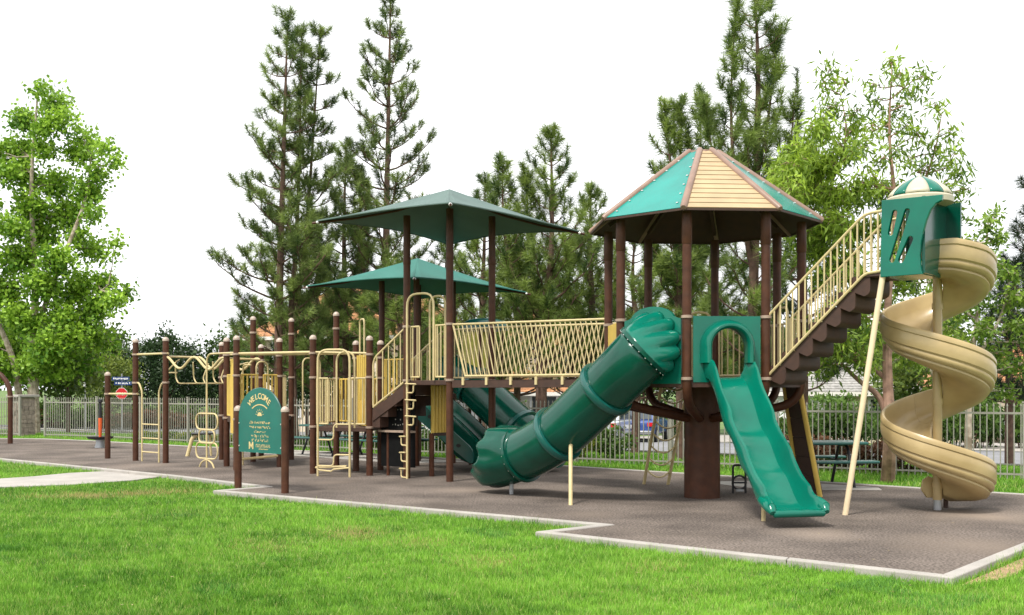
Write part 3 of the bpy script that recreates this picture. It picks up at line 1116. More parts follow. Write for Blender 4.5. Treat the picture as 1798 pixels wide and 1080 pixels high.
# flared exit with scalloped front edge and turned-out lip
t = tang(40).normalized()
t_out = V((t.x, t.y, t.z * 0.1)).normalized()
s_ = t_out.cross(Z).normalized()
n_ = 56
rows = []
K = 14
for j in range(K + 1):
    fj = j / K
    row = []
    for k in range(n_):
        a = 2 * math.pi * k / n_
        up = math.sin(a)
        Lk = 0.56 - 0.02 * up + (0.46 * (max(0, -up - 0.35)) ** 0.8) + 0.025 * math.cos(9 * a)
        d_ = fj * Lk
        r_ = TR + 0.004 + 0.035 * math.sin(min(1, fj * 2) * math.pi / 2) + 0.015 * math.cos(9 * a) * min(1, fj * 1.5)
        zc = cl[40].z - 0.02 * d_
        rz_ = r_ * up
        if up < 0:
            rz_ *= (1 + 0.22 * min(1, fj * 1.6))
        lipz = 0.0
        if fj > 0.8 and up < -0.2:
            lipz = 0.17 * ((fj - 0.8) / 0.2) ** 1.3 * min(1, (-up - 0.2) * 1.6)
        p = V((cl[40].x, cl[40].y, 0)) + V((t_out.x, t_out.y, 0)).normalized() * (d_ + (0.05 * ((fj - .8) / .2) if fj > .8 and up < -.3 else 0)) + s_ * (r_ * math.cos(a) * (1 + 0.06 * fj)) + Z * (zc + rz_ + lipz)
        p.z = max(p.z, 0.05 + lipz * 0.9)
        row.append(p)
    rows.append(row)
mb = MB(); mb.loft(rows)
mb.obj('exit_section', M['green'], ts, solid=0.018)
ft = cl[40] + V((t_out.x, t_out.y, 0)) * 0.25
pipe('foot', [V((ft.x, ft.y, -0.05)), V((ft.x, ft.y, 0.2))], 0.035, ts, 'grey')
sb = gp(1002, 887)
pipe('leg', [V((sb.x, sb.y, -0.05)), V((sb.x * 15.2 / sb.y, 15.2, 0.98))], 0.03, ts, 'beige')

# ---------------------------------------------------------------- stairs up to the lookout
SW = 0.72
s0 = octv(7) + U * 0.03
st = thing('staircase', 'brown stepped staircase with beige railings climbing from the tower to the lookout', 'staircase', s0 + U * 0.8)
RUNS, Z0, Z1 = 1.40, DK, 3.19
def stz(t):
    return Z0 + (Z1 - Z0) * min(t / RUNS, 1)
NS = 7
for k in range(NS):
    t0_, t1_ = RUNS * k / NS, RUNS * (k + 1) / NS
    zt = Z0 + (Z1 - Z0) * (k + 1) / NS - 0.03
    mb = MB()
    prof = fillet([V((t0_ - 0.0, 0, zt - 0.19)), V((t0_ - 0.0, 0, zt)), V((t1_ + 0.06, 0, zt)), V((t1_ + 0.06, 0, zt - 0.23)), V((t1_ - 0.02, 0, zt - 0.27))], 0.05, 3)
    mb.prism([s0 + U * p.x + W * 0.02 + Z * p.z for p in prof], W * (SW - 0.04))
    mb.obj('step', M['dbrown'], st)
for off in (0.0, SW):
    b0 = s0 + W * off
    pipe('rail', [b0 + Z * (Z0 + 0.86), b0 + U * RUNS + Z * (Z1 + 0.79), b0 + U * 1.66 + Z * (Z1 + 0.80)], 0.02, st, rad=0.12)
    pipe('stringer', [b0 + Z * (Z0 + 0.02), b0 + U * RUNS + Z * (Z1 + 0.0), b0 + U * 1.66 + Z * (Z1 + 0.02)], 0.02, st, rad=0.08)
    pipe('upright', [b0 + Z * (Z0 - 0.05), b0 + Z * (Z0 + 0.86)], 0.02, st)
    pipe('upright', [b0 + U * 1.64 + Z * Z1, b0 + U * 1.64 + Z * (Z1 + 0.80)], 0.02, st)
    for k in range(17):
        tk = 0.10 + k * 0.092
        zr = stz(tk)
        pipe('baluster', [b0 + U * tk + Z * zr, b0 + U * tk + Z * (zr + 0.86 - 0.06 * min(1, tk / RUNS))], 0.012, st, n=6)
mb = MB()
mb.prism([s0 + U * RUNS + W * 0.0 + Z * (Z1 - 0.05), s0 + U * 1.7 + Z * (Z1 - 0.05), s0 + U * 1.7 + W * SW + Z * (Z1 - 0.05), s0 + U * RUNS + W * SW + Z * (Z1 - 0.05)], (0, 0, 0.05))
mb.obj('landing', M['dbrown'], st, bevel=0.008)

# ---------------------------------------------------------------- lookout nest
NA = octv(7) + U * 1.67
NSZ, NSV = 0.70, 0.80
NC = NA + U * 0.33 + W * (NSV / 2)
ne = thing('lookout_nest', 'green lookout box with slotted side and cream striped dome atop the stairs', 'lookout', NC + Z * 3.1)
mb = MB()
mb.prism([NA + Z * 3.13, NA + U * 0.5 + Z * 3.13, NA + U * 0.5 + W * 0.7 + Z * 3.13, NA + W * 0.7 + Z * 3.13], (0, 0, 0.07))
mb.obj('floor', M['green'], ne, bevel=0.01)
outl = [(-0.02, 3.12), (0.52, 3.12)] + [(x_, z_) for x_, z_ in ((0.50, 3.2), (0.49, 3.35), (0.50, 3.5), (0.53, 3.65), (0.57, 3.8), (0.62, 3.92), (0.69, 4.0), (0.76, 4.03), (0.77, 4.10))] + [(0.0, 4.12)]
mb = MB()
def bow(x_):
    return -0.06 * math.sin(math.pi * min(max(x_ / 0.8, 0), 1))
mb.prism([NA + U * x_ + Z * z_ - W * 0.05 for x_, z_ in outl], W * 0.06)
np_ = mb.obj('slotted_wall', M['slidegreen'], ne, smooth=False)
cm = MB()
def slot(x0, z0, x1, z1, w_):
    d = V((x1 - x0, z1 - z0)).normalized()
    n2 = V((-d.y, d.x))
    ptsl = []
    for k in range(7):
        a = math.pi * k / 6
        ptsl.append(V((x1, z1)) + d * (w_ * math.sin(a)) + n2 * (-w_ * math.cos(a)))
    for k in range(7):
        a = math.pi * k / 6
        ptsl.append(V((x0, z0)) - d * (w_ * math.sin(a)) + n2 * (w_ * math.cos(a)))
    cm.prism([NA + U * p.x + Z * p.y - W * 0.3 for p in ptsl], W * 0.6)
slot(0.115, 3.68, 0.17, 3.94, 0.032)
slot(0.135, 3.33, 0.33, 3.94, 0.034)
slot(0.25, 3.32, 0.37, 3.58, 0.036)
cut(np_, cm)
bv = np_.modifiers.new('bevel', 'BEVEL'); bv.width = 0.012; bv.segments = 2
mb = MB()
mb.prism([NA + W * NSV + U * x_ + Z * z_ for x_, z_ in ((0.0, 3.12), (0.08, 3.12), (0.10, 3.58), (0.16, 3.63), (0.72, 3.64), (0.72, 4.12), (0.0, 4.12))], W * 0.04)
mb.obj('back_wall', M['green'], ne, smooth=False)
mb = MB()
mb.prism([NA + U * 0.50 + W * x_ + Z * z_ for x_, z_ in ((NSV, 3.55), (NSV, 4.12), (0.0, 4.12), (0.0, 3.14), (0.45, 3.14), (0.55, 3.5))], U * 0.04)
mb.obj('side_wall', M['green'], ne, smooth=False)
# dome: band plus ten gores
mb = MB(); mb.lathe(NC, [(0.34, 4.08), (0.415, 4.085), (0.42, 4.155), (0.395, 4.18), (0.34, 4.175)], 40)
mb.obj('dome_band', M['cream'], ne)
NG = 10
for gk in range(NG):
    hwg = 0.40 if gk % 2 else 0.60
    cg = 2 * math.pi * (gk + 0.5) / NG + 0.18
    a0, a1 = cg - hwg * 2 * math.pi / NG, cg + hwg * 2 * math.pi / NG
    rows = []
    for j in range(9):
        fj = j / 8
        r_ = 0.392 * (1 - fj ** 1.45) + 0.004
        zz = 4.18 + 0.27 * (0.55 * fj + 0.45 * math.sin(fj * math.pi / 2))
        rows.append([NC + V((r_ * math.cos(a), r_ * math.sin(a), zz + 0.006 * math.sin(math.pi * q_ / 4))) for q_, a in enumerate(np.linspace(a0, a1, 5))])
    mb = MB(); mb.loft(rows, closed=False)
    mb.obj('dome_gore', M['slidegreen'] if gk % 2 else M['cream'], ne, solid=0.012)
mb = MB(); mb.lathe(NC, [(0.03, 4.44), (0.028, 4.46), (0.012, 4.48), (0.001, 4.485)], 10); mb.obj('finial', M['cream'], ne)
lb = gp(1483, 904)
pipe('support_leg', [V((lb.x, lb.y, -0.05)), NA + Z * 3.16 - W * 0.0], 0.038, ne, 'pale', n=12)

# ---------------------------------------------------------------- spiral slide
SC = V((5.86, 14.12, 0))
sp = thing('spiral_slide', 'tan spiral slide winding round a pole below the lookout', 'slide', SC)
pipe('pole', [SC + Z * 0.14, SC + Z * 2.0, SC + Z * 3.45], 0.062, sp, 'tan', n=16)
mb = MB(); mb.lathe(SC, [(0.05, -0.05), (0.05, 0.16)], 14); mb.obj('pole_foot', M['grey'], sp)
sprof = [(a_, b_ if b_ < 0.14 else 0.14 + (b_ - 0.14) * 1.0) for a_, b_ in [(0.075, -0.02), (0.075, 0.11), (0.10, 0.125), (0.14, 0.07), (0.24, 0.015), (0.40, 0.0), (0.55, 0.03), (0.64, 0.10), (0.685, 0.22), (0.70, 0.36), (0.715, 0.405), (0.745, 0.415), (0.768, 0.385), (0.770, 0.34),
         (0.755, 0.325), (0.765, 0.30), (0.772, 0.22), (0.762, 0.15), (0.735, 0.125), (0.742, 0.105), (0.738, 0.07), (0.705, 0.035), (0.680, 0.03), (0.683, 0.0), (0.64, -0.05), (0.50, -0.085), (0.25, -0.075)]]
th0, th1 = R(-128), R(745)
NT = 150
rings = []
for i in range(NT + 1):
    f_ = i / NT
    th = th0 + (th1 - th0) * f_
    dg_ = math.degrees(th)
    zz = float(np.interp(dg_, [-128, -95, -55, 180, 540, 700, 745], [3.25, 3.23, 3.14, 2.24, 0.84, 0.22, 0.16]))
    if f_ > 0.93:
        zz += 0.02 * ((f_ - 0.93) / 0.07)
    k = 1.0
    if f_ > 0.95:
        k = 1 - 0.55 * ((f_ - 0.95) / 0.05)
    ek = 1.0 if f_ > 0.04 else 0.9 + 0.1 * f_ / 0.04
    rings.append([SC + V((r_ * 0.965 * math.cos(th), r_ * 0.965 * math.sin(th), zz + (z_ * min(k, ek) if z_ > 0.14 else z_))) for r_, z_ in sprof])
for a_, b_ in ((0, 50), (50, 100), (100, 150)):
    mb = MB(); mb.loft(rings[a_:b_ + 1], closed=True, caps=(a_ == 0 or b_ == 150))
    mb.obj('chute_section', M['tan'], sp)
for j in (50, 100):
    mb = MB()
    a = rings[j]
    cen = sum((p for p in a), V((0, 0, 0))) / len(a)
    d = (rings[j + 1][5] - rings[j - 1][5]).normalized()
    mb.tube([cen + (p - cen) * 1.006 for p in a], 0.006, 5, closed=True)
    mb.obj('seam', M['tan'], sp)
for f_ in (0.12, 0.34, 0.56, 0.78, 0.95):
    zz = 3.17 - 2.97 * f_ - 0.02
    th = th0 + (th1 - th0) * f_
    mb = MB(); mb.lathe(SC + Z * zz, [(0.064, -0.03), (0.074, -0.03), (0.074, 0.05), (0.064, 0.05)], 14); mb.obj('bracket', M['tan'], sp)
q = SC + V((0.22 * math.cos(th1), 0.22 * math.sin(th1), 0))
q = SC + V((0.30 * math.cos(R(40)), 0.42 * math.sin(R(40)), 0))
pipe('foot', [q - Z * 0.05, q + Z * 0.30], 0.035, sp, 'dbrown')
mb = MB()
mb.prism([SC + V((-0.10, -0.02, 0)) + V((x_, 0.08, z_)) for x_, z_ in ((-0.02, 0.16), (0.42, 0.16), (0.5, 0.3), (0.0, 0.46), (-0.08, 0.40), (-0.10, 0.28))], (0, 0.04, 0))
mb.obj('exit_fin', M['tan'], sp, bevel=0.01)

# ---------------------------------------------------------------- shade tower by the bridge
DA, DB = -5.385, -0.08
def G(a, b, z=0.0):
    return OC + U * a + W * b + Z * z
dn_, do_, dp_, dq_ = G(DA - S / 2, DB - S / 2), G(DA + S / 2, DB - S / 2), G(DA + S / 2, DB + S / 2), G(DA - S / 2, DB + S / 2)

def canopy(parent, c, half, zc, zp, m, sag=0.10, curve=0.16, tilt=V((0, 0, 0))):
    """square tensioned cloth with concave edges, corners at height zc, peak zp, half = half diagonal; corners along X and Y"""
    cor = [c + V((half * math.cos(R(a)), half * math.sin(R(a)), 0)) for a in (UA_DEG + 45, UA_DEG + 135, UA_DEG + 225, UA_DEG + 315)]
    n = 14
    for q in range(4):
        A, B = cor[q], cor[(q + 1) % 4]
        rows = []
        for j in range(n + 1):
            f_ = j / n                      # 0 at eave, 1 at peak
            row = []
            for i in range(n + 1):
                s_ = i / n
                e_ = A.lerp(B, s_)
                inw = 4 * s_ * (1 - s_) * curve
                e_ = e_.lerp(c, inw * (1 - f_) * 0.55)
                p = e_.lerp(c, f_)
                zz = zc + (zp - zc) * f_ ** 1.12 + (4 * s_ * (1 - s_)) * (1 - f_) * 0.10 * (zp - zc)
                zz -= sag * math.sin(math.pi * f_) * (4 * s_ * (1 - s_)) * 0.6
                row.append(V((p.x, p.y, zz)) + Z * tilt.dot(p - c))
            rows.append(row)
        mb = MB(); mb.loft(rows, closed=False)
        mb.obj('canopy_panel', m, parent, solid=0.006)
        # hem cable
        mb = MB(); mb.tube([p + Z * 0.002 for p in rows[0]], 0.016, 6); mb.obj('hem', m, parent)
        # hip pole under the cloth
        tip = V((A.x, A.y, zc + tilt.dot(A - c)))
        mb = MB()
        top = V((c.x, c.y, zp - 0.08))
        mb.tube([tip + (tip - top).normalized() * 0.10 - Z * 0.02, tip.lerp(top, 0.3) - Z * 0.10, tip.lerp(top, 0.6) - Z * 0.12, top - Z * 0.03], 0.022, 8)
        mb.obj('hip_pole', M['brown'], parent)
        mb = MB(); mb.lathe(tip - Z * 0.03, [(0.02, -0.02), (0.035, 0.0), (0.02, 0.03)], 8); mb.obj('corner_clamp', M['bolt'], parent)

UA_DEG = -41.2
t1c = G(DA, DB)
sh = thing('shade_tower', 'tall brown post tower under a faded green shade canopy at the bridge end', 'play tower', t1c)
for p in (dn_, do_, dp_, dq_):
    ztop = 4.92
    o = post(p, -0.05, ztop, sh)
    collar(p, 2.84, o); collar(p, DK, o)
    mb = MB(); mb.lathe(p, [(PR + 0.001, 4.0), (PR + 0.007, 4.02), (PR + 0.007, 4.12), (PR + 0.001, 4.14)], 14); mb.obj('sleeve', M['brown'], o)
canopy(sh, t1c, 2.46, 4.73, 5.43, M['canvas'], tilt=V((-0.030, 0.0, 0)))
mb = MB(); mb.prism([p + Z * (DK - 0.09) for p in (dn_, do_, dp_, dq_)], (0, 0, 0.09)); mb.obj('deck', M['dbrown'], sh, bevel=0.01)
barrier(sh, dn_.lerp(do_, 0.09), dn_.lerp(do_, 0.30), DK, DK, 1.0, 2)
barrier(sh, dn_.lerp(do_, 0.68), dn_.lerp(do_, 0.92), DK, DK, 1.0, 3)
barrier(sh, dq_.lerp(dp_, 0.08), dq_.lerp(dp_, 0.92), DK, DK, 1.0, 9)

# corkscrew pole climber on the front of the shade tower
def hookrung(parent, p, d, w_, z, h, r=0.014):
    """square hook of pipe: out from the pole along d, up by h, back to the pole"""
    pipe('rung', [p + Z * z, p + d * w_ + Z * z, p + d * w_ + Z * (z + h), p + d * (w_ * 1.25 if h > 0 else w_) + Z * (z + h)], r, parent, rad=0.05)
ff = dn_.lerp(do_, 0.10) - W * 0.10
pf = dn_.lerp(do_, 0.66) - W * 0.03
cl1 = thing('pole_climber', 'beige hooped climbing pole with hook rungs before the tall shade tower', 'climber', V((ff.x, ff.y, 0)))
pipe('hoop', [ff - Z * 0.05, ff + Z * 3.43, pf + Z * 3.43, pf + Z * DK], 0.022, cl1, rad=0.24)
f2, p2 = ff.lerp(pf, 0.42) + W * 0.30, pf + W * 0.30
pipe('hoop', [f2 + Z * DK, f2 + Z * 3.40, p2 + Z * 3.40, p2 + Z * DK], 0.020, cl1, rad=0.24)
for k, zz in enumerate((0.02, 0.32, 0.62)):
    pipe('rung', [ff + Z * zz, ff - U * 0.16 + Z * zz, ff - U * 0.16 + Z * (zz + 0.15), ff - U * 0.22 + Z * (zz + 0.16), ff + Z * (zz + 0.16)][:4] + [ff - W * 0.05 + Z * (zz + 0.17)], 0.014, cl1, rad=0.05)
for k, zz in enumerate((1.0, 1.3, 1.6)):
    pipe('rung', [ff + Z * zz, ff + U * 0.17 + Z * zz, ff + U * 0.17 + Z * (zz + 0.15), ff + U * 0.26 + Z * (zz + 0.16), ff - W * 0.05 + Z * (zz + 0.17)], 0.014, cl1, rad=0.05)

# ---------------------------------------------------------------- bridge
bA, bB = do_ + U * 0.08, octv(4) - U * 0.06
bC, bD = dp_ + U * 0.08, octv(3) - U * 0.06
br = thing('bridge', 'straight walkway bridge with slanting beige balusters between the two towers', 'bridge', (bA + bD) / 2)
nP = 9
for k in range(nP):
    f0_, f1_ = k / nP, (k + 1) / nP - 0.004
    mb = MB()
    mb.prism([bA.lerp(bB, f0_) + W * 0.03 + Z * (DK - 0.05), bA.lerp(bB, f1_) + W * 0.03 + Z * (DK - 0.05), bC.lerp(bD, f1_) - W * 0.03 + Z * (DK - 0.05), bC.lerp(bD, f0_) - W * 0.03 + Z * (DK - 0.05)], (0, 0, 0.05))
    mb.obj('tread', M['dbrown'], br, smooth=False)
for a, b in ((bA, bB), (bC, bD)):
    mb = MB(); mb.bar(a + Z * (DK - 0.075), b + Z * (DK - 0.075), 0.05, 0.12); mb.obj('beam', M['dbrown'], br, smooth=False)
for a, b, sg in ((bA, bB, 1), (bC, bD, -1)):
    sh_ = 0.17 * sg
    A0, A1 = a.lerp(b, 0.09) + Z * (DK + 0.07), a + Z * (DK + 1.0)
    B0, B1 = b + Z * (DK + 0.07), b + Z * (DK + 0.95)
    pipe('rail', [A1, B1], 0.02, br)
    pipe('rail', [A0, B0], 0.02, br)
    pipe('upright', [A1, A0] if sg > 0 else [a + Z * (DK + 0.07), a + Z * (DK + 1.0)], 0.018, br)
    pipe('upright', [B0, B1], 0.018, br)
    NB = 31 if sg > 0 else 36
    L_ = (b - a).length
    for k in range(NB):
        f_ = 0.03 + 0.94 * k / (NB - 1)
        ft_ = min(max(f_ - 0.5 * sh_ / L_, 0.0), 1.0)
        fb = min(max(f_ + 0.9 * sh_ / L_, 0.09 if sg > 0 else 0.0), 1.0)
        pipe('baluster', [a.lerp(b, fb) + Z * (DK + 0.07), a.lerp(b, ft_) + Z * (DK + 1.0 - 0.05 * ft_)], 0.0105, br, n=6)
    for k in range(6):
        q = a.lerp(b, (k + 0.5) / 6)
        mb = MB(); mb.box(q - W * 0.03 * sg + Z * (DK - 0.02), 0.05, 0.03, 0.14, rz=UA); mb.obj('bracket', M['beige'], br, smooth=False)

# ---------------------------------------------------------------- rear shade tower
t2c = V((-2.13, 23.1, 0))
s2 = thing('rear_shade_tower', 'lower shade tower with deep green canopy behind the first one', 'play tower', t2c)
c4 = [t2c + (U * sx + W * sy) * (S / 2) for sx, sy in ((-1, -1), (1, -1), (1, 1), (-1, 1))]
for p in c4:
    o = post(p, -0.05, 4.1, s2)
    collar(p, 1.35, o); collar(p, 2.35, o)
canopy(s2, t2c, 2.46, 3.92, 4.62, M['canvas2'], tilt=V((-0.022, 0, 0)))
mb = MB(); mb.prism([p + Z * 1.24 for p in c4], (0, 0, 0.09)); mb.obj('deck', M['dbrown'], s2, bevel=0.01)
barrier(s2, c4[0].lerp(c4[1], .08), c4[0].lerp(c4[1], .92), 1.33, 1.33, 1.0, 8, m='yellow', r=0.02)
barrier(s2, c4[3].lerp(c4[0], .08), c4[3].lerp(c4[0], .92), 1.33, 1.33, 1.0, 8)

# second tube slide behind the bridge
t2 = thing('rear_tube_slide', 'dark green tube slide with domed top leading down behind the bridge', 'slide', (-0.4, 21.8, 0))
cl2 = catmull([V((-1.45, 22.75, 2.0)), V((-1.05, 22.35, 1.95)), V((-0.55, 22.0, 1.5)), V((0.05, 21.45, 0.95)), V((0.55, 21.0, 0.55)), V((0.95, 20.7, 0.5))], 8)
def t2t(i):
    return cl2[min(i + 1, len(cl2) - 1)] - cl2[max(i - 1, 0)]
for a_, b_ in ((0, 12), (12, 26), (26, 40)):
    mb = MB(); mb.loft([tube_ring(cl2[i], t2t(i), 0.42, 28) for i in range(a_, b_ + 1)]); mb.obj('tube_section', M['green'], t2, solid=0.015)
for i in (12, 26):
    t = t2t(i).normalized()
    mb = MB(); mb.loft([tube_ring(cl2[i] + t * d_, t, 0.424 + h_, 28) for d_, h_ in ((-0.05, 0.0), (-0.04, 0.045), (0.04, 0.045), (0.05, 0.0))]); mb.obj('joint_ring', M['ring'], t2)
dome_c = at(850, 566, 22.4)
mb = MB(); mb.lathe((dome_c.x, dome_c.y, 0), [(0.52, 2.95), (0.53, 3.03), (0.48, 3.12), (0.33, 3.19), (0.12, 3.22), (0.001, 3.225)], 28); mb.obj('dome_top', M['ring'], t2)
for a in (20, 140, 260):
    q = dome_c + V((0.42 * math.cos(R(a)), 0.42 * math.sin(R(a)), 0)); pipe('dome_leg', [V((q.x, q.y, -0.05)), V((q.x, q.y, 2.98))], 0.03, t2, 'brown')
pipe('leg', [V((0.05, 21.45, -0.05)), V((0.05, 21.45, 0.55))], 0.03, t2, 'beige')

# low double slide under the rear tower
ls = thing('low_slide', 'small dark green side-rail slide below the bridge deck', 'slide', (-1.1, 21.4, 0))
lp = [V((-2.0, 22.1, 1.28)), V((-1.8, 21.95, 1.24)), V((-1.45, 21.7, 0.98)), V((-1.05, 21.4, 0.62)), V((-0.75, 21.2, 0.32)), V((-0.45, 20.95, 0.20)), V((-0.3, 20.85, 0.19))]
lp = catmull(lp, 5)
ld = (lp[-1] - lp[0]); ld.z = 0; ld.normalize()
lsd = V((-ld.y, ld.x, 0))
for off in (-0.33, 0.33):
    sweep_slide('chute', [p + lsd * off for p in lp], lsd, [(x_, z_ * 1.4) for x_, z_ in slide_prof], ls, M['green'])
pl = [lp[14] - lsd * 0.70, lp[30] - lsd * 0.70]
mb = MB()
q0_, q1_ = lp[6] - lsd * 0.70, lp[-3] - lsd * 0.70
mb.prism(fillet([q0_ + Z * 0.0, q1_ - Z * 0.05, q1_ + Z * 0.28, q0_ + Z * 0.42], 0.16, 5, True), lsd * 0.03)
sp_o = mb.obj('side_board', M['ring'], ls)
rr = random.Random(5)
for k in range(7):
    q = q0_.lerp(q1_, 0.12 + 0.11 * k) + Z * (0.2 + rr.uniform(-0.08, 0.08)) - lsd * 0.004
    mb = MB(); mb.prism([q + ld * (0.05 * math.cos(R(a))) * (1 + 0.3 * math.cos(R(2 * a))) + Z * 0.04 * math.sin(R(a)) for a in range(0, 360, 45)], lsd * 0.003)
    mb.obj('handhold', M['black'], sp_o, smooth=False)

# ---------------------------------------------------------------- low platform (left of the shade tower)
LZ = 0.93
h_, k_, l_, i_ = V((-3.93, 20.25, 0)), V((-2.75, 19.8, 0)), V((-2.72, 21.2, 0)), V((-3.77, 22.0, 0))
j_ = V((-3.18, 20.9, 0))
lowp = thing('low_platform', 'low brown platform with beige rails and yellow panels beside the shade tower', 'play platform', (h_ + l_) / 2)
for p, zt in ((h_, 2.68), (k_, 2.64), (l_, 2.62), (i_, 3.27), (j_, 2.60)):
    o = post(p, -0.05, zt, lowp, capped=True)
    collar(p, LZ, o); collar(p, 1.9, o); collar(p, zt - 0.3, o)
mb = MB(); mb.prism([p + Z * (LZ - 0.09) for p in (h_, k_, l_, i_)], (0, 0, 0.09)); mb.obj('deck', M['dbrown'], lowp, bevel=0.01)
barrier(lowp, h_.lerp(k_, 0.07), h_.lerp(k_, 0.27), LZ, LZ, 0.95, 3)
barrier(lowp, h_.lerp(k_, 0.63), h_.lerp(k_, 0.93), LZ, LZ, 0.95, 3)
barrier(lowp, i_.lerp(l_, 0.08), i_.lerp(l_, 0.92), LZ, LZ, 0.95, 9, m='yellow', r=0.022)
barrier(lowp, h_.lerp(i_, 0.08), h_.lerp(i_, 0.92), LZ, LZ, 0.95, 9)
# yellow ribbed panel with tall loop
for k in range(5):
    q = j_.lerp(k_, 0.15 + 0.15 * k)
    mb = MB(); mb.tube([q + Z * (LZ + 0.02), q + Z * 2.35], 0.026, 8); mb.obj('panel_rib', M['yellow'], lowp)
mb = MB()
q0_, q1_ = j_.lerp(k_, 0.12), j_.lerp(k_, 0.88)
mb.prism([q0_ + Z * (LZ + 0.02), q1_ + Z * (LZ + 0.02), q1_ + Z * 1.45, q0_ + Z * 1.45], V((0.02, 0.02, 0)))
mb.obj('low_panel', M['yellow'], lowp, smooth=False)
loop('handle', j_.lerp(k_, 0.30), j_.lerp(k_, 0.62), 2.3, 3.06, lowp, rad=0.12, r=0.018)
pipe('base_bar', [h_ + Z * 0.12, h_.lerp(k_, 0.6) + Z * 0.16 - W * 0.0], 0.025, lowp)

# hooped ladder in front of the low platform
lc = thing('hooped_ladder', 'beige hooped ladder with S-shaped rungs before the low platform', 'climber', h_.lerp(k_, 0.3) - W * 0.2)
la = gp(558, 836); lb_ = gp(614, 838)
la.z = lb_.z = 0
pipe('hoop', [la - Z * 0.05, la + Z * 2.42, lb_ + Z * 2.42, lb_ - Z * 0.05], 0.022, lc, rad=0.22)
lm = la.lerp(lb_, 0.44) + W * 0.12
ln = lb_ + W * 0.12
pipe('hoop', [lm + Z * (LZ + 0.0), lm + Z * 2.38, ln + Z * 2.38, ln + Z * LZ], 0.020, lc, rad=0.2)
for z0_, z1_ in ((0.20, 0.42), (0.70, 1.00)):
    pipe('rung', [la + Z * z0_, la.lerp(lb_, 0.5) + Z * z0_, la.lerp(lb_, 0.5) + Z * z1_, lb_ + Z * z1_], 0.016, lc, rad=0.09)
pipe('rung', [la + Z * 0.12, la.lerp(lb_, 0.42) + Z * 0.10, la.lerp(lb_, 0.5) + Z * 0.14, lb_ + Z * 0.18], 0.016, lc)

# steps between the low platform and the shade tower
stp = thing('ramp_stairs', 'short railed steps rising from the low platform to the shade tower deck', 'staircase', (k_ + dn_) / 2)
for k in range(4):
    q0_ = k_.lerp(dn_, 0.06 + 0.22 * k); q1_ = k_.lerp(dn_, 0.06 + 0.22 * (k + 1))
    zt = LZ + (DK - LZ) * (k + 1) / 4.4
    mb = MB(); mb.prism([q0_ + Z * (zt - 0.2), q1_ + Z * (zt - 0.2), q1_ + W * 1.0 + Z * (zt - 0.2), q0_ + W * 1.0 + Z * (zt - 0.2)], (0, 0, 0.2)); mb.obj('step', M['dbrown'], stp, smooth=False)
for off in (0.0, 1.02):
    a, b = k_.lerp(dn_, 0.10) + W * off, k_.lerp(dn_, 0.93) + W * off
    pipe('rail', [a + Z * 1.35, a + Z * 2.25, b + Z * 2.80], 0.02, stp, rad=0.15)
    pipe('stringer', [a + Z * 1.32, b + Z * 1.80], 0.022, stp)
    for k in range(5):
        f_ = 0.12 + k * 0.19
        q = a.lerp(b, f_)
        pipe('baluster', [q + Z * (1.32 + 0.48 * f_), q + Z * (2.25 + 0.55 * f_)], 0.012, stp, n=6)
mb = MB()
q0_, q1_ = k_.lerp(dn_, 0.10), k_.lerp(dn_, 0.97)
mb.prism([q0_ + Z * 1.28 - W * 0.02, q1_ + Z * 1.76 - W * 0.02, q1_ + Z * 1.52 - W * 0.02, q0_ + Z * 1.05 - W * 0.02], W * 0.03); mb.obj('side_board', M['dbrown'], stp, smooth=False)
# dark activity board with worn print under the steps
bd = thing('activity_board', 'black activity board with faded print under the short steps', 'board', (k_ + dn_) / 2 + W * 0.25)
b0_, b1_ = k_.lerp(dn_, 0.08) + W * 0.22, k_.lerp(dn_, 0.98) + W * 0.22
mb = MB(); mb.prism([b0_ + Z * 0.88, b1_ + Z * 0.88, b1_ + Z * 1.66, b0_ + Z * 1.30], W * 0.02); bo = mb.obj('board', M['board'], bd, smooth=False)
mb = MB(); mb.prism([b0_ + Z * 0.18, b1_ + Z * 0.18, b1_ + Z * 0.84, b0_ + Z * 0.84], W * 0.02); mb.obj('lower_board', M['board'], bd, smooth=False)
mb = MB(); mb.bar(b0_ + Z * 0.86 - W * 0.03, b1_ + Z * 0.86 - W * 0.03, 0.12, 0.04); mb.obj('ledge', M['collar'], bd, smooth=False)
pipe('leg', [b0_.lerp(b1_, 0.2) + W * 0.01 - Z * 0.05, b0_.lerp(b1_, 0.2) + W * 0.01 + Z * 0.9], 0.03, bd, 'brown')
pipe('leg', [b0_.lerp(b1_, 0.8) + W * 0.01 - Z * 0.05, b0_.lerp(b1_, 0.8) + W * 0.01 + Z * 0.9], 0.03, bd, 'brown')
rr = random.Random(12)
mb = MB()
for row in range(6):
    for c_ in range(rr.randint(5, 8)):
        q = b0_.lerp(b1_, 0.35 + 0.075 * c_) - W * 0.003
        zz = 0.98 + row * 0.095 + rr.uniform(-.01, .01)
        if rr.random() < 0.4 or zz > 1.25 + 0.4 * (0.35 + 0.075 * c_) - 0.1:
            continue
        d = (b1_ - b0_).normalized()
        w_ = rr.uniform(0.012, 0.035); hh = rr.uniform(0.006, 0.03)
        mb.prism([q + Z * zz, q + d * w_ + Z * (zz + rr.uniform(-.01, .01)), q + d * w_ + Z * (zz + hh), q + Z * (zz + hh)], -W * 0.002)
mb.obj('faded_print', M['chalk'], bo, smooth=False)['kind'] = 'stuff'
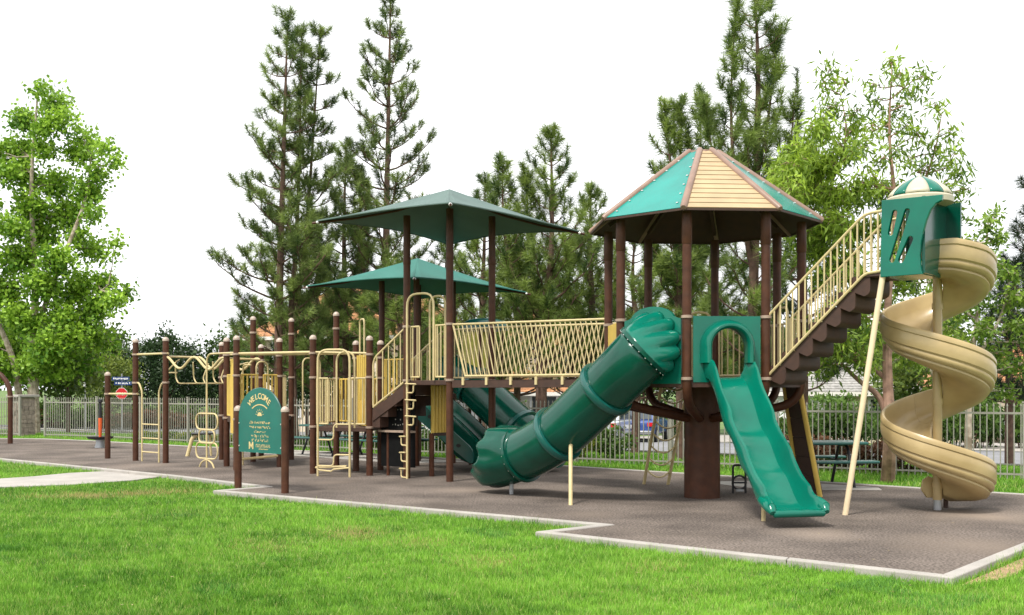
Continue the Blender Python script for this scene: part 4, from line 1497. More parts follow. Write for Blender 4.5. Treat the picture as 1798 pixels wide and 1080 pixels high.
# yellow ribbed panel under the deck
yp = thing('ribbed_panel', 'tall ribbed yellow panel standing under the shade tower deck', 'panel', dq_ - W * 0.2)
a, b = dn_.lerp(dq_, 0.62), dq_.lerp(dp_, 0.06)
for k in range(6):
    q = dn_.lerp(dq_, 0.55 + 0.075 * k) + U * 0.06
    mb = MB(); mb.tube([q + Z * 0.82, q + Z * 1.78], 0.04, 8); mb.obj('rib', M['yellow'], yp)
q0_, q1_ = dn_.lerp(dq_, 0.52) + U * 0.06, dn_.lerp(dq_, 0.96) + U * 0.06
mb = MB(); mb.bar(q0_ + Z * 0.80, q1_ + Z * 0.80, 0.10, 0.06); mb.obj('sill', M['dbrown'], yp, smooth=False)
pipe('leg', [q0_ - Z * 0.05, q0_ + Z * 0.82], 0.05, yp, 'brown'); pipe('leg', [q1_ - Z * 0.05, q1_ + Z * 0.82], 0.05, yp, 'brown')

# ---------------------------------------------------------------- left platform
c_, b_, a_, d_, e_, f_p, g_ = V((-5.67, 21.1, 0)), V((-6.18, 22.2, 0)), V((-6.88, 24.3, 0)), V((-5.96, 23.6, 0)), V((-5.97, 24.4, 0)), V((-4.99, 22.0, 0)), V((-5.23, 24.3, 0))
lf = thing('small_platform', 'small railed play platform behind the welcome sign', 'play platform', (c_ + d_) / 2)
for p, zt in ((c_, 2.71), (b_, 2.73), (a_, 2.73), (d_, 3.29), (e_, 2.68), (f_p, 2.71), (g_, 3.30)):
    o = post(p, -0.05, zt, lf, capped=True)
    for zz in (1.05, 1.95, zt - 0.32):
        collar(p, zz, o)
mb = MB(); mb.prism([p + Z * (0.96) for p in (c_, f_p, g_, a_, b_)], (0, 0, 0.09)); mb.obj('deck', M['dbrown'], lf, bevel=0.01)
barrier(lf, c_.lerp(f_p, .1), c_.lerp(f_p, .48), 1.05, 1.05, 0.92, 4, m='yellow', r=0.018)
barrier(lf, c_.lerp(f_p, .62), c_.lerp(f_p, .94), 1.05, 1.05, 0.92, 4, m='yellow', r=0.018)
barrier(lf, b_.lerp(c_, .1), b_.lerp(c_, .9), 1.05, 1.05, 0.92, 6, m='yellow', r=0.02)
barrier(lf, f_p.lerp(g_, .06), f_p.lerp(g_, .5), 1.05, 1.05, 0.92, 6)
for k in range(3):
    q = b_.lerp(c_, 0.62 + 0.11 * k) - U * 0.03
    mb = MB(); mb.tube([q + Z * 0.75, q + Z * 2.3], 0.028, 8); mb.obj('panel_rib', M['yellow'], lf)
loop('handle', c_.lerp(f_p, 0.45), c_.lerp(f_p, 0.72), 1.05, 2.25, lf, rad=0.15, r=0.018)
loop('handle', c_.lerp(f_p, 0.45) + W * 1.2, c_.lerp(f_p, 0.9) + W * 1.2, 1.05, 2.35, lf, rad=0.15, r=0.018)
pipe('base_bar', [c_ + Z * 0.22, f_p + Z * 0.24], 0.028, lf)

# straight overhead ladder between the two platforms
oh = thing('overhead_ladder', 'straight beige overhead ladder joining the small and low platforms', 'climber', (c_ + h_) / 2)
r0, r1 = (c_ + Z * 2.40), (h_ + Z * 2.40)
q0_, q1_ = (f_p + Z * 2.42 + W * 0.05), (j_ + Z * 2.40)
pipe('rail', [r0, r1], 0.026, oh); pipe('rail', [r1, k_ + Z * 2.36], 0.022, oh)
pipe('rail', [q0_, q1_], 0.026, oh); pipe('rail', [b_ + Z * 2.42, f_p + Z * 2.42], 0.022, oh)
for k in range(7):
    f_ = (k + 0.5) / 7
    pipe('rung', [r0.lerp(r1, f_), q0_.lerp(q1_, f_)], 0.014, oh, n=6)

# ---------------------------------------------------------------- chin-up bars and ladder, far left
A1, A2, A3 = gp(189, 805), gp(238, 809), gp(291, 813)
cb = thing('chin_up_bars', 'three brown posts of stepped heights joined by beige chin-up bars', 'climber', A2)
for p, zt in ((A1, 2.03), (A2, 2.79), (A3, 2.79)):
    o = post(p, -0.05, zt, cb, capped=True)
for a, b, zz in ((A1, A2, 1.56), (A2, A3, 2.48)):
    e_ = (b - a).normalized() * 0.09
    pipe('bar', [a - e_ + Z * zz, b + e_ + Z * zz], 0.024, cb)
    collar(a, zz, cb); collar(b, zz, cb)
q0_, q1_ = A2.lerp(A3, 0.22), A2.lerp(A3, 0.78)
pipe('ladder_side', [A2 + Z * 1.82, A2.lerp(A3, 0.12) + Z * 1.82, q0_ + Z * 1.62, q0_ - Z * 0.05], 0.02, cb, rad=0.08)
pipe('ladder_side', [A3 + Z * 1.82, A3.lerp(A2, 0.12) + Z * 1.82, q1_ + Z * 1.62, q1_ - Z * 0.05], 0.02, cb, rad=0.08)
for zz in (0.22, 0.54, 0.86):
    pipe('rung', [q0_ + Z * zz, q1_ + Z * zz], 0.016, cb)
collar(A2, 1.82, cb); collar(A3, 1.82, cb)

# wavy overhead ladder with hanging hoops
wvr = thing('wavy_overhead_ladder', 'wavy beige overhead rails with hanging trapeze hoops', 'climber', (A3 + b_) / 2)
for off, ph in ((0.0, 0.0), (0.85, 0.35)):
    a, b = A3 + W * off + Z * 2.28, b_ + W * off + Z * 2.22
    pts = []
    for k in range(33):
        f_ = k / 32
        pts.append(a.lerp(b, f_) + Z * (0.13 * math.cos(f_ * 2 * math.pi * 2.1 + ph * 0)))
    pipe('rail', pts, 0.028, wvr)
    if off:
        pipe('end_bar', [A3 + Z * 2.41, pts[0]], 0.024, wvr)
        pipe('end_bar', [b_ + Z * 2.34, pts[-1]], 0.024, wvr)
for f_ in (0.16, 0.46, 0.78):
    for off in (0.0, 0.0):
        pass
    p = A3.lerp(b_, f_) + Z * 2.22
    p0, p1 = p, p + W * 0.85
    pipe('hoop', [p0 + Z * 0.05, p0 - U * 0.10 - Z * 0.30 + W * 0.08, p0 + W * 0.08 - Z * 0.42, p1 - W * 0.08 - Z * 0.42, p1 - U * 0.10 - Z * 0.30 - W * 0.08, p1 + Z * 0.05], 0.016, wvr, rad=0.06)
p = A2.lerp(A3, 0.4)
pipe('hoop', [A2.lerp(A3, .95) + Z * 2.3 + W * .3, A2.lerp(A3, .62) + Z * 2.05 + W * .3, A2.lerp(A3, .98) + Z * 2.05 + W * .3], 0.016, wvr, rad=0.05)
pipe('hoop_bar', [A2.lerp(A3, .95) + Z * 2.3 + W * .3, A3 + Z * 2.35 + W * 0.35], 0.016, wvr)

# pole of rings
rc = gp(363, 821)
lr = thing('ring_climber', 'beige pole climber of stacked oval rings near the wavy ladder', 'climber', rc)
pipe('pole', [rc - Z * 0.05, rc + Z * 2.42, V((c_.x, c_.y, 2.42))], 0.02, lr, rad=0.2)
for zz, hw, hh in ((0.98, 0.33, 0.17), (0.66, 0.24, 0.14), (0.36, 0.33, 0.17)):
    pipe('ring', fillet([rc + U * hw * 1.25 + Z * (zz - hh), rc + U * hw * 1.25 + Z * (zz + hh), rc - U * hw * 1.25 + Z * (zz + hh), rc - U * hw * 1.25 + Z * (zz - hh)], 0.17, 6, True), 0.018, lr, closed=True)
pipe('foot', [rc - U * 0.3 - Z * 0.05, rc - U * 0.22 + Z * 0.10, rc + Z * 0.18, rc + U * 0.22 + Z * 0.10, rc + U * 0.3 - Z * 0.05], 0.018, lr, rad=0.08)
q = rc + W * 0.9
pipe('rear_pole', [q - Z * 0.05, q + Z * 2.2, q + U * 0.3 + Z * 2.2], 0.018, lr, rad=0.1)
q2_ = q - U * 0.2
pipe('rear_pole', [q2_ - Z * 0.05, q2_ + Z * 2.2, q + U * 0.2 + Z * 2.25], 0.018, lr, rad=0.1)

# slanted balance seat
bs = gp(328, 801)
st_ = thing('balance_seat', 'small dark seat on a slanting beige leg behind the ring climber', 'seat', bs)
pipe('leg', [bs - Z * 0.05, bs + V((0.12, 0.05, 0.45)), bs + V((0.22, 0.08, 0.52))], 0.05, st_, rad=0.06, n=10)
mb = MB(); mb.box(bs + V((0.36, 0.12, 0.56)), 0.55, 0.24, 0.05, R(8)); mb.obj('seat', M['black'], st_, bevel=0.02)
pipe('rear_leg', [bs + V((0.55, 0.2, -0.05)), bs + V((0.52, 0.18, 0.55))], 0.03, st_)

# stand-up spinner
sk = gp(176, 786)
sn = thing('stand_up_spinner', 'orange and black stand-up spinner on a grey pedestal near the fence', 'spinner', sk)
mb = MB(); mb.lathe(sk, [(0.15, -0.05), (0.15, 0.02), (0.12, 0.12), (0.12, 0.24)], 16); mb.obj('pedestal', M['grey'], sn)
mb = MB(); mb.lathe(sk, [(0.10, 0.22), (0.34, 0.26), (0.36, 0.32), (0.32, 0.31), (0.08, 0.27)], 20); mb.obj('dish', M['black'], sn)
mb = MB(); mb.tube([sk + Z * 0.25, sk + Z * 0.5, sk + Z * 0.85], [0.035, 0.05, 0.055], 10); mb.obj('lower_pole', M['orange'], sn)
mb = MB(); mb.tube([sk + Z * 0.85, sk + Z * 1.1, sk + Z * 1.28], [0.055, 0.045, 0.035], 10); mb.obj('upper_pole', M['black'], sn)
mb = MB(); mb.lathe(sk + Z * 1.33, [(0.03, -0.06), (0.065, -0.02), (0.06, 0.04), (0.02, 0.07)], 12); mb.obj('knob', M['black'], sn)

# brown arch at the far left
ar = gp(18, 779)
aa = thing('brown_arch', 'curved brown pipe arch standing at the edge of the rubber', 'arch', ar)
al = ar + V((-2.1, 0.5, 0))
arc = [ar - Z * 0.05, ar + Z * 1.5]
for k in range(1, 12):
    a = math.pi * k / 12
    arc.append((ar + al) / 2 + (ar - al) / 2 * math.cos(a) + Z * (1.5 + 0.85 * math.sin(a)))
arc += [al + Z * 1.5, al - Z * 0.05]
pipe('pipe', arc, 0.075, aa, 'brown', n=12)
collar(ar, 1.45, aa, 0.075)

# ---------------------------------------------------------------- curved-rung ladder and climbing ramp behind the column
cr_ = thing('curved_rung_ladder', 'beige leaning ladder with sagging curved rungs behind the thick column', 'ladder', (2.52, 17.8, 0))
La, Lb = gp(1130, 850), gp(1172, 851)
Lt = V((2.52, 17.15, 1.82)); Lu = V((2.98, 17.17, 1.82))
La.z = Lb.z = -0.05
pipe('side_rail', [La, La.lerp(Lt, 0.5) + V((0, 0.1, 0)), Lt], 0.028, cr_)
pipe('side_rail', [Lb, Lb.lerp(Lu, 0.5) + V((0, 0.1, 0)), Lu], 0.028, cr_)
for k in range(8):
    f_ = 0.17 + k * 0.115
    a, b = La.lerp(Lt, f_), Lb.lerp(Lu, f_)
    dy = V((0, 0.1 * (1 - abs(2 * f_ - 1)), 0))
    pts = [a.lerp(b, s_) + dy - Z * (0.13 * 4 * s_ * (1 - s_)) - V((0, 0.05 * 4 * s_ * (1 - s_), 0)) for s_ in np.linspace(0, 1, 9)]
    pipe('rung', pts, 0.015, cr_)
rp_ = thing('climbing_ramp', 'brown climbing ramp with yellow side rails behind the wave slide', 'ramp', (4.6, 16.1, 0))
n0, n1 = V((4.36, 15.62, 1.80)), gp(1441, 872)
f0r, f1r = V((4.30, 16.22, 1.80)), n1 + V((-0.16, 0.62, 0))
n1.z = f1r.z = 0.0
K = 6
for k in range(K):
    a0, a1 = k / K, (k + 1) / K - 0.008
    mb = MB()
    off = V((0.02, 0, 0.0))
    mb.prism([n0.lerp(n1, a0), n0.lerp(n1, a1), f0r.lerp(f1r, a1), f0r.lerp(f1r, a0)], V((0.04, 0.01, 0.02)))
    mb.obj('tread_board', M['dbrown'], rp_, smooth=False)
for a, b in ((n0, n1), (f0r, f1r)):
    pipe('side_rail', [a, b - Z * 0.05], 0.04, rp_, 'yellow')
# ---------------------------------------------------------------- picnic tables
def picnic(p, rz, label):
    t = thing('picnic_table', label, 'table', p, 'green picnic tables beside the playground')
    Rm = Matrix.Rotation(rz, 3, 'Z')
    P3 = lambda x, y, z: V(p) + Rm @ V((x, y, z))
    mb = MB(); mb.box(P3(0, 0, 0.74), 1.8, 0.75, 0.05, rz); mb.obj('table_top', M['ring'], t, bevel=0.02)
    for s_ in (-1, 1):
        mb = MB(); mb.box(P3(0, 0.68 * s_, 0.45), 1.8, 0.27, 0.045, rz); mb.obj('bench_seat', M['ring'], t, bevel=0.02)
    for sx in (-0.6, 0.6):
        pipe('leg', [P3(sx, -0.5, -0.03), P3(sx, -0.18, 0.70), P3(sx, 0.18, 0.70), P3(sx, 0.5, -0.03)], 0.028, t, 'black', rad=0.1)
        pipe('seat_arm', [P3(sx, -0.75, 0.42), P3(sx, 0.75, 0.42)], 0.024, t, 'black')
    return t
picnic(V((-4.6, 26.2, 0)), UA, 'green picnic table on the apron behind the low platform')
picnic(V((-3.0, 24.9, 0)), UA, 'green picnic table on the apron beside the rear shade tower')
picnic(V((5.15, 17.75, 0)), R(5), 'green picnic table behind the climbing ramp')
bt = gp(1298, 866)
dk = thing('foot_peddler', 'small black pedal station standing behind the wave slide', 'pedal station', bt)
pipe('stand', [bt + V((-0.1, 0, -0.05)), bt + V((-0.1, 0, 0.45)), bt + V((0.1, 0, 0.45)), bt + V((0.1, 0, -0.05))], 0.018, dk, 'black', rad=0.05)
pipe('wheel', [bt + V((0.11 * math.cos(R(a)), 0, 0.17 + 0.11 * math.sin(R(a)))) for a in range(0, 360, 24)], 0.016, dk, 'black', closed=True)
mb = MB(); mb.box(bt + V((0, -0.04, 0.05)), 0.12, 0.06, 0.03); mb.obj('pedal', M['grey'], dk, smooth=False)
pipe('axle', [bt + V((-0.1, 0, 0.17)), bt + V((0.1, 0, 0.17))], 0.014, dk, 'black')

# ---------------------------------------------------------------- welcome sign
w0, w1 = gp(418, 857), gp(500.5, 866)
wd = (w1 - w0).normalized()
wn_ = V((wd.y, -wd.x, 0))
sg_ = thing('welcome_sign', 'green arched welcome sign between two brown posts at the kerb', 'sign', (w0 + w1) / 2)
for p in (w0, w1):
    post(p, -0.3, 1.33, sg_, capped=True, r=0.062)
wc = (w0 + w1) / 2
WL = (w1 - w0).length
hw = WL / 2 - 0.055
outl = [(-hw, 0.62), (hw, 0.62), (hw, 1.18)] + [(hw * math.cos(R(a)), 1.18 + 0.50 * math.sin(R(a))) for a in range(10, 171, 10)] + [(-hw, 1.18)]
mb = MB(); mb.prism([wc + wd * x_ + Z * z_ for x_, z_ in outl], wn_ * 0.025)
pn = mb.obj('panel', M['signgreen'], sg_, smooth=False)
edge = [wc + wd * x_ + Z * z_ + wn_ * 0.012 for x_, z_ in outl[2:]]
mb = MB(); mb.tube([wc + wd * hw + Z * 0.62 + wn_ * 0.012] + edge + [wc - wd * hw + Z * 0.62 + wn_ * 0.012], 0.014, 6); mb.obj('edge_trim', M['ring'], pn)
FR = Matrix((wd, Z, wn_)).transposed().to_4x4()
def sign_m(x_, z_, rot=0.0, out=0.027):
    p = wc + wd * x_ + Z * z_ + wn_ * out
    return Matrix.Translation(p) @ FR @ Matrix.Rotation(rot, 4, 'Z')
word = 'WELCOME'
for k, ch in enumerate(word):
    a = R(90) + R(43) * (1 - 2 * k / (len(word) - 1))
    place_text('letter', ch, 0.135, 0.003, sign_m(0.33 * math.cos(a), 1.17 + 0.335 * math.sin(a), a - R(90)), M['lettering'], pn)
def arcstroke(x0, z0, r_, a0, a1, th, name='emblem_arc'):
    pts = []
    for k in range(13):
        a = R(a0 + (a1 - a0) * k / 12); pts.append((x0 + r_ * math.cos(a), z0 + r_ * math.sin(a)))
    for k in range(12, -1, -1):
        a = R(a0 + (a1 - a0) * k / 12); pts.append((x0 + (r_ - th) * math.cos(a), z0 + (r_ - th) * math.sin(a)))
    mb = MB()
    for k in range(12):
        qd = [pts[k], pts[k + 1], pts[24 - k], pts[25 - k]]
        mb.prism([wc + wd * x_ + Z * z_ + wn_ * 0.026 for x_, z_ in qd], wn_ * 0.003)
    mb.obj(name, M['lettering'], pn, smooth=False)
arcstroke(0, 1.05, 0.37, 55, 125, 0.018)
arcstroke(0, 1.225, 0.062, 0, 180, 0.060, 'sun_emblem')
rr = random.Random(4)
mb = MB()
for a in range(15, 170, 25):
    q0_ = V((0.085 * math.cos(R(a)), 0.085 * math.sin(R(a)))); q1_ = V((0.115 * math.cos(R(a)), 0.115 * math.sin(R(a)))); nn = V((-q0_.y, q0_.x)).normalized() * 0.004
    mb.prism([wc + wd * p.x + Z * (1.225 + p.y) + wn_ * 0.026 for p in (q0_ - nn, q1_ - nn, q1_ + nn, q0_ + nn)], wn_ * 0.003)
mb.obj('sun_rays', M['lettering'], pn, smooth=False)['kind'] = 'stuff'
# worn small print: strokes only
mb = MB()
for z_, hw_, hh in ((1.115, 0.285, 0.038), (1.04, 0.285, 0.038), (0.965, 0.15, 0.034), (0.895, 0.235, 0.042), (0.825, 0.215, 0.046)):
    x_ = -hw_
    while x_ < hw_:
        cw = rr.uniform(0.016, 0.030)
        for s_ in range(rr.randint(2, 3)):
            ax_, az_ = x_ + rr.uniform(0, cw), z_ + rr.uniform(-hh / 2, hh / 2)
            if rr.random() < 0.5:
                q = [(ax_, z_ - hh / 2), (ax_ + 0.006, z_ - hh / 2), (ax_ + 0.006 + rr.uniform(-.006, .006), z_ + hh / 2 * rr.uniform(.2, 1)), (ax_, z_ + hh / 2 * rr.uniform(.2, 1))]
            else:
                q = [(x_, az_), (x_ + cw, az_ + rr.uniform(-.006, .006)), (x_ + cw, az_ + 0.007), (x_, az_ + 0.007)]
            mb.prism([wc + wd * p[0] + Z * p[1] + wn_ * 0.026 for p in q], wn_ * (0.002 + 0.0004 * s_))
        x_ += cw + (0.03 if rr.random() < 0.2 else 0.009)
for z_, x0_, x1_, hh in ((0.735, -0.10, 0.30, 0.055), (0.682, -0.02, 0.22, 0.02)):
    x_ = x0_
    while x_ < x1_:
        cw = rr.uniform(0.018, 0.03)
        q = [(x_, z_ - hh / 2), (x_ + 0.007, z_ - hh / 2), (x_ + 0.007, z_ + hh / 2), (x_, z_ + hh / 2)]
        mb.prism([wc + wd * p[0] + Z * p[1] + wn_ * 0.026 for p in q], wn_ * 0.002)
        az_ = z_ + rr.uniform(-hh / 2, hh / 2 - 0.008)
        mb.prism([wc + wd * p[0] + Z * p[1] + wn_ * 0.026 for p in [(x_, az_), (x_ + cw, az_), (x_ + cw, az_ + 0.008), (x_, az_ + 0.008)]], wn_ * 0.0024)
        x_ += cw + 0.008
mb.obj('small_print', M['lettering'], pn, smooth=False)['kind'] = 'stuff'
mb = MB()
for q in ([(-0.062, -0.06), (-0.036, -0.06), (-0.036, 0.06), (-0.062, 0.06)], [(0.036, -0.06), (0.062, -0.06), (0.062, 0.06), (0.036, 0.06)],
          [(-0.036, 0.06), (-0.036, 0.02), (0.0, -0.045), (0.0, 0.0)], [(0.036, 0.06), (0.036, 0.02), (0.0, -0.045), (0.0, 0.0)]):
    mb.prism([wc + wd * (x_ - 0.235) + Z * (0.735 + z_) + wn_ * 0.026 for x_, z_ in q], wn_ * 0.004)
mb.obj('letter', M['lettering'], pn, smooth=False)
for x_, z_ in ((-hw + 0.02, 1.10), (hw - 0.02, 1.10), (-hw + 0.02, 0.72), (hw - 0.02, 0.72)):
    mb = MB(); mb.tube([wc + wd * x_ + Z * z_ + wn_ * 0.02, wc + wd * x_ + Z * z_ + wn_ * 0.034], 0.012, 8); mb.obj('bolt', M['bolt'], pn)

# ---------------------------------------------------------------- foliage builders
def unit(a):
    return a / (np.linalg.norm(a, axis=-1, keepdims=True) + 1e-9)

def needle_geo(pos, ax, n, ln, wd, r, spread=(0.2, 1.55)):
    """tufts of thin triangles round an axis"""
    m = len(pos)
    P = np.repeat(pos, n, 0)
    A = np.repeat(unit(ax), n, 0)
    k = m * n
    rnd = unit(r.normal(size=(k, 3)))
    s = unit(np.cross(A, rnd))
    ang = r.uniform(spread[0], spread[1], k)[:, None]
    d = A * np.cos(ang) + s * np.sin(ang)
    L_ = ln * r.uniform(0.65, 1.15, k)[:, None]
    base = P + A * r.uniform(-0.16, 0.10, k)[:, None] * (ln / 0.25)
    side = unit(np.cross(d, unit(r.normal(size=(k, 3))))) * wd / 2
    droop = np.zeros((k, 3)); droop[:, 2] = -0.10 * L_[:, 0]
    T = np.stack([base - side, base + side, base + d * L_ + droop], 1)
    return T

def leaf_geo(pos, r, ln, wd, droop=0.4, out=None):
    k = len(pos)
    d = unit(r.normal(size=(k, 3)) + np.array([0, 0, -droop]) + (out if out is not None else 0))
    s = unit(np.cross(d, unit(r.normal(size=(k, 3)))))
    L_ = ln * r.uniform(0.6, 1.3, k)[:, None]
    Wd = wd * r.uniform(0.7, 1.2, k)[:, None]
    nrm = np.cross(d, s)
    return np.stack([pos, pos + d * L_ * 0.45 + s * Wd / 2 - nrm * Wd * 0.08, pos + d * L_, pos + d * L_ * 0.45 - s * Wd / 2 - nrm * Wd * 0.08], 1)

def ramp(c0, c1, t):
    t = np.clip(t, 0, 1)[:, None]
    return np.array(c0) * (1 - t) + np.array(c1) * t

def pine(name, label, base, stems, seed, c0=(0.034, 0.074, 0.018), c1=(0.31, 0.40, 0.10), tuft=70, nl=0.26, nw=0.011, dens=5.0, group='pine trees behind the playground', extra=()):
    """stems: (points, radius, low height, [(f, length)...], upsweep)"""
    r = np.random.default_rng(seed)
    t = thing(name, label, 'tree', base, group)
    tp, ta = [], []
    wood = MB()
    for pts, rad, zlow, prof, ups in stems:
        cp = catmull(pts, 8)
        n = len(cp)
        wood.tube(cp, [max(0.012, rad * (1 - 0.93 * i / (n - 1)) ** 0.9) for i in range(n)], 9)
        zs_ = np.array([p.z for p in cp])
        ztop = zs_[-1]
        nb = int((ztop - zlow) * dens * 1.45)
        az = r.uniform(0, 6.28)
        for b in range(nb):
            f_ = (b + r.uniform(0, 0.9)) / nb
            z_ = zlow + f_ * (ztop - zlow)
            i = int(np.clip(np.searchsorted(zs_, z_), 1, n - 1))
            p0 = cp[i]
            az += 2.4 + r.normal(0, 0.35)
            Lb = float(np.interp(f_, [q[0] for q in prof], [q[1] for q in prof])) * r.uniform(0.55, 1.12)
            if Lb < 0.12:
                continue
            outd = V((math.cos(az), math.sin(az), 0))
            e0 = r.uniform(0.02, 0.35)
            bp = []
            for s_ in np.linspace(0, 1, 7):
                wob = V((r.normal(0, 0.03), r.normal(0, 0.03), 0)) * Lb * s_
                bp.append(p0 + outd * (Lb * (s_ - 0.22 * ups * s_ * s_)) + Z * (Lb * (e0 * s_ + ups * 0.62 * s_ ** 2.0)) + wob)
            br0 = min(0.045, 0.012 + 0.012 * Lb)
            wood.tube(bp, [br0 * (1 - 0.75 * k / 6) for k in range(7)], 5, caps=False)
            nt = max(2, int(Lb * 5.0))
            for q in range(nt):
                s_ = 0.30 + 0.70 * (q + r.uniform(0, 1)) / nt if q < nt - 1 else 1.0
                k = min(5, int(s_ * 6))
                pp = bp[k].lerp(bp[k + 1], s_ * 6 - k)
                dirb = (bp[k + 1] - bp[k]).normalized()
                if q < nt - 1:
                    sd_ = V((-outd.y, outd.x, 0)) * (1 if r.uniform() < 0.5 else -1)
                    tw = (sd_ * r.uniform(0.2, 0.8) + dirb * 0.5 + Z * r.uniform(0.3, 0.9)).normalized()
                    Lt_ = r.uniform(0.12, 0.42) * min(1, 0.4 + Lb * 0.5)
                    e_ = pp + tw * Lt_
                    wood.tube([pp, e_], [0.012, 0.006], 4, caps=False)
                    tp.append(e_); ta.append((tw + Z * 0.25 + V((r.normal(0, .25), r.normal(0, .25), 0))).normalized())
                else:
                    tp.append(pp); ta.append((dirb + Z * 0.6).normalized())
        # leader tufts
        for s_ in (0.0, 0.25, 0.5):
            tp.append(cp[-1] - Z * s_); ta.append(Z.copy())
    wood.obj('trunk', M['bark'], t)
    tp = np.array([tuple(p) for p in tp]); ta = np.array([tuple(p) for p in ta])
    T = needle_geo(tp, ta, tuft, nl * 1.12, nw * 1.35, r)
    tone = np.clip(r.normal(0.45, 0.28, len(tp)), 0, 1)
    cc = ramp(c0, c1, np.repeat(tone, tuft) + r.normal(0, 0.15, len(tp) * tuft))
    np_mesh('crown', T.reshape(-1, 3), 3, M['needle'], t, cc)
    return t

def broadleaf(name, label, base, limbs, clumps, Y, seed, ln, wd, per, c0, c1, bark, depth, group=None, droop=0.4, twigs=7, jitter=0.35, tone_up=0.25, tr_=0.03):
    """clumps: (px, py, radius px, depth offset or None, tone); limbs: (points, r0, r1)"""
    r = np.random.default_rng(seed)
    t = thing(name, label, 'tree', base, group)
    wood = MB()
    nodes = []
    for pts, r0, r1 in limbs:
        cp = catmull(pts, 6)
        n = len(cp)
        wood.tube(cp, [r0 + (r1 - r0) * (i / (n - 1)) ** 0.8 for i in range(n)], 9)
        nodes += cp[3:]
    LP, LC = [], []
    for cl_ in clumps:
        px, py, rp = cl_[:3]
        dy = cl_[3] if len(cl_) > 3 and cl_[3] is not None else r.normal(0, depth)
        tone = cl_[4] if len(cl_) > 4 else 0.0
        dens = cl_[5] if len(cl_) > 5 else 1.0
        c = at(px, py, Y + dy)
        rad = rp * (Y + dy) / F
        nd = min(nodes, key=lambda q: (q - c).length + 0.8 * max(0, q.z - c.z))
        mid = nd.lerp(c, 0.5) + V((r.normal(0, .1), r.normal(0, .1), 0.12 * (c - nd).length * r.uniform(-0.5, 1)))
        bp = catmull([nd, mid, c], 4)
        wood.tube(bp, [tr_ * (1 - 0.75 * i / (len(bp) - 1)) for i in range(len(bp))], 5, caps=False)
        nt = max(3, int(twigs * dens * (rad / 0.45) ** 2))
        for q in range(nt):
            d = V(unit(r.normal(size=3)))
            d.z *= 0.8
            rr_ = rad * r.uniform(0.25, 1.0) ** 0.6 * r.uniform(0.8, 1.25)
            e_ = c + d * rr_
            s_ = bp[int(r.integers(2, len(bp)))]
            wood.tube([s_, s_.lerp(e_, 0.5) + Z * 0.05, e_], [0.010, 0.007, 0.003], 4, caps=False)
            k = int(per * r.uniform(0.6, 1.3))
            tt_ = r.uniform(0.35, 1.05, k)[:, None]
            pp = np.array(s_) * (1 - tt_) + np.array(e_) * tt_ + r.normal(0, jitter * 0.28, (k, 3))
            LP.append(pp)
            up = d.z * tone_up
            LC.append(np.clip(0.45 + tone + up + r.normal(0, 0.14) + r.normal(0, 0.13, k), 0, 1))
    wood.obj('trunk', bark, t)
    LP = np.concatenate(LP); LC = np.concatenate(LC)
    G_ = leaf_geo(LP, r, ln, wd, droop)
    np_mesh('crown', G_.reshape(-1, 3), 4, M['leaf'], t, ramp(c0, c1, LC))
    return t

def P(px, py, Y):
    return at(px, py, Y)

# ---------------------------------------------------------------- big leafy tree at the left
YL = 40.0
zb = float(terr((60 - CX) / F * YL, YL))
bt_ = P(60, 700, YL); bt_.z = zb
clL = [(68, 160, 20), (100, 185, 26), (42, 205, 30), (75, 225, 26), (118, 215, 26), (150, 238, 24), (185, 262, 18), (205, 285, 14), (28, 262, 34), (85, 262, 26), (140, 270, 32), (170, 300, 22),
       (45, 310, 36), (12, 300, 26), (100, 320, 38), (150, 335, 32), (60, 365, 42), (120, 375, 40), (165, 370, 20), (14, 400, 34), (80, 410, 40), (140, 415, 24), (30, 450, 44), (100, 455, 40),
       (165, 440, 30), (200, 425, 14), (10, 510, 46), (70, 500, 44), (130, 500, 42), (180, 490, 26), (40, 560, 46), (105, 555, 46), (160, 545, 40), (205, 530, 26), (222, 515, 12), (20, 610, 44), (80, 610, 44), (130, 595, 40),
       (172, 585, 28), (60, 640, 34), (110, 645, 34), (160, 630, 26), (15, 650, 34), (-40, 560, 60), (-50, 460, 60), (-40, 360, 50), (-30, 640, 50), (-30, 270, 40), (-70, 620, 60), (200, 600, 20)]
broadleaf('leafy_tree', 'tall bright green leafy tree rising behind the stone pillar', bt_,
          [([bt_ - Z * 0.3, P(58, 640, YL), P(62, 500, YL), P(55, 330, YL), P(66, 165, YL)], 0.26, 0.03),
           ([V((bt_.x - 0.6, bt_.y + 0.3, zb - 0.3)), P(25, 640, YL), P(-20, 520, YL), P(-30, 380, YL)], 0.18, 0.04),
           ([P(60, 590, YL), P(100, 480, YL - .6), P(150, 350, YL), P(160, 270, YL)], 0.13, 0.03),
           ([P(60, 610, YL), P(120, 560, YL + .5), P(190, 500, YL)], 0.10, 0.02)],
          [(a_, b2_, c2_ * 0.86) for a_, b2_, c2_ in clL], YL, 31, 0.18, 0.13, 62, (0.07, 0.19, 0.016), (0.44, 0.66, 0.07), M['bark2'], 0.8, droop=0.3, twigs=7, jitter=0.7)

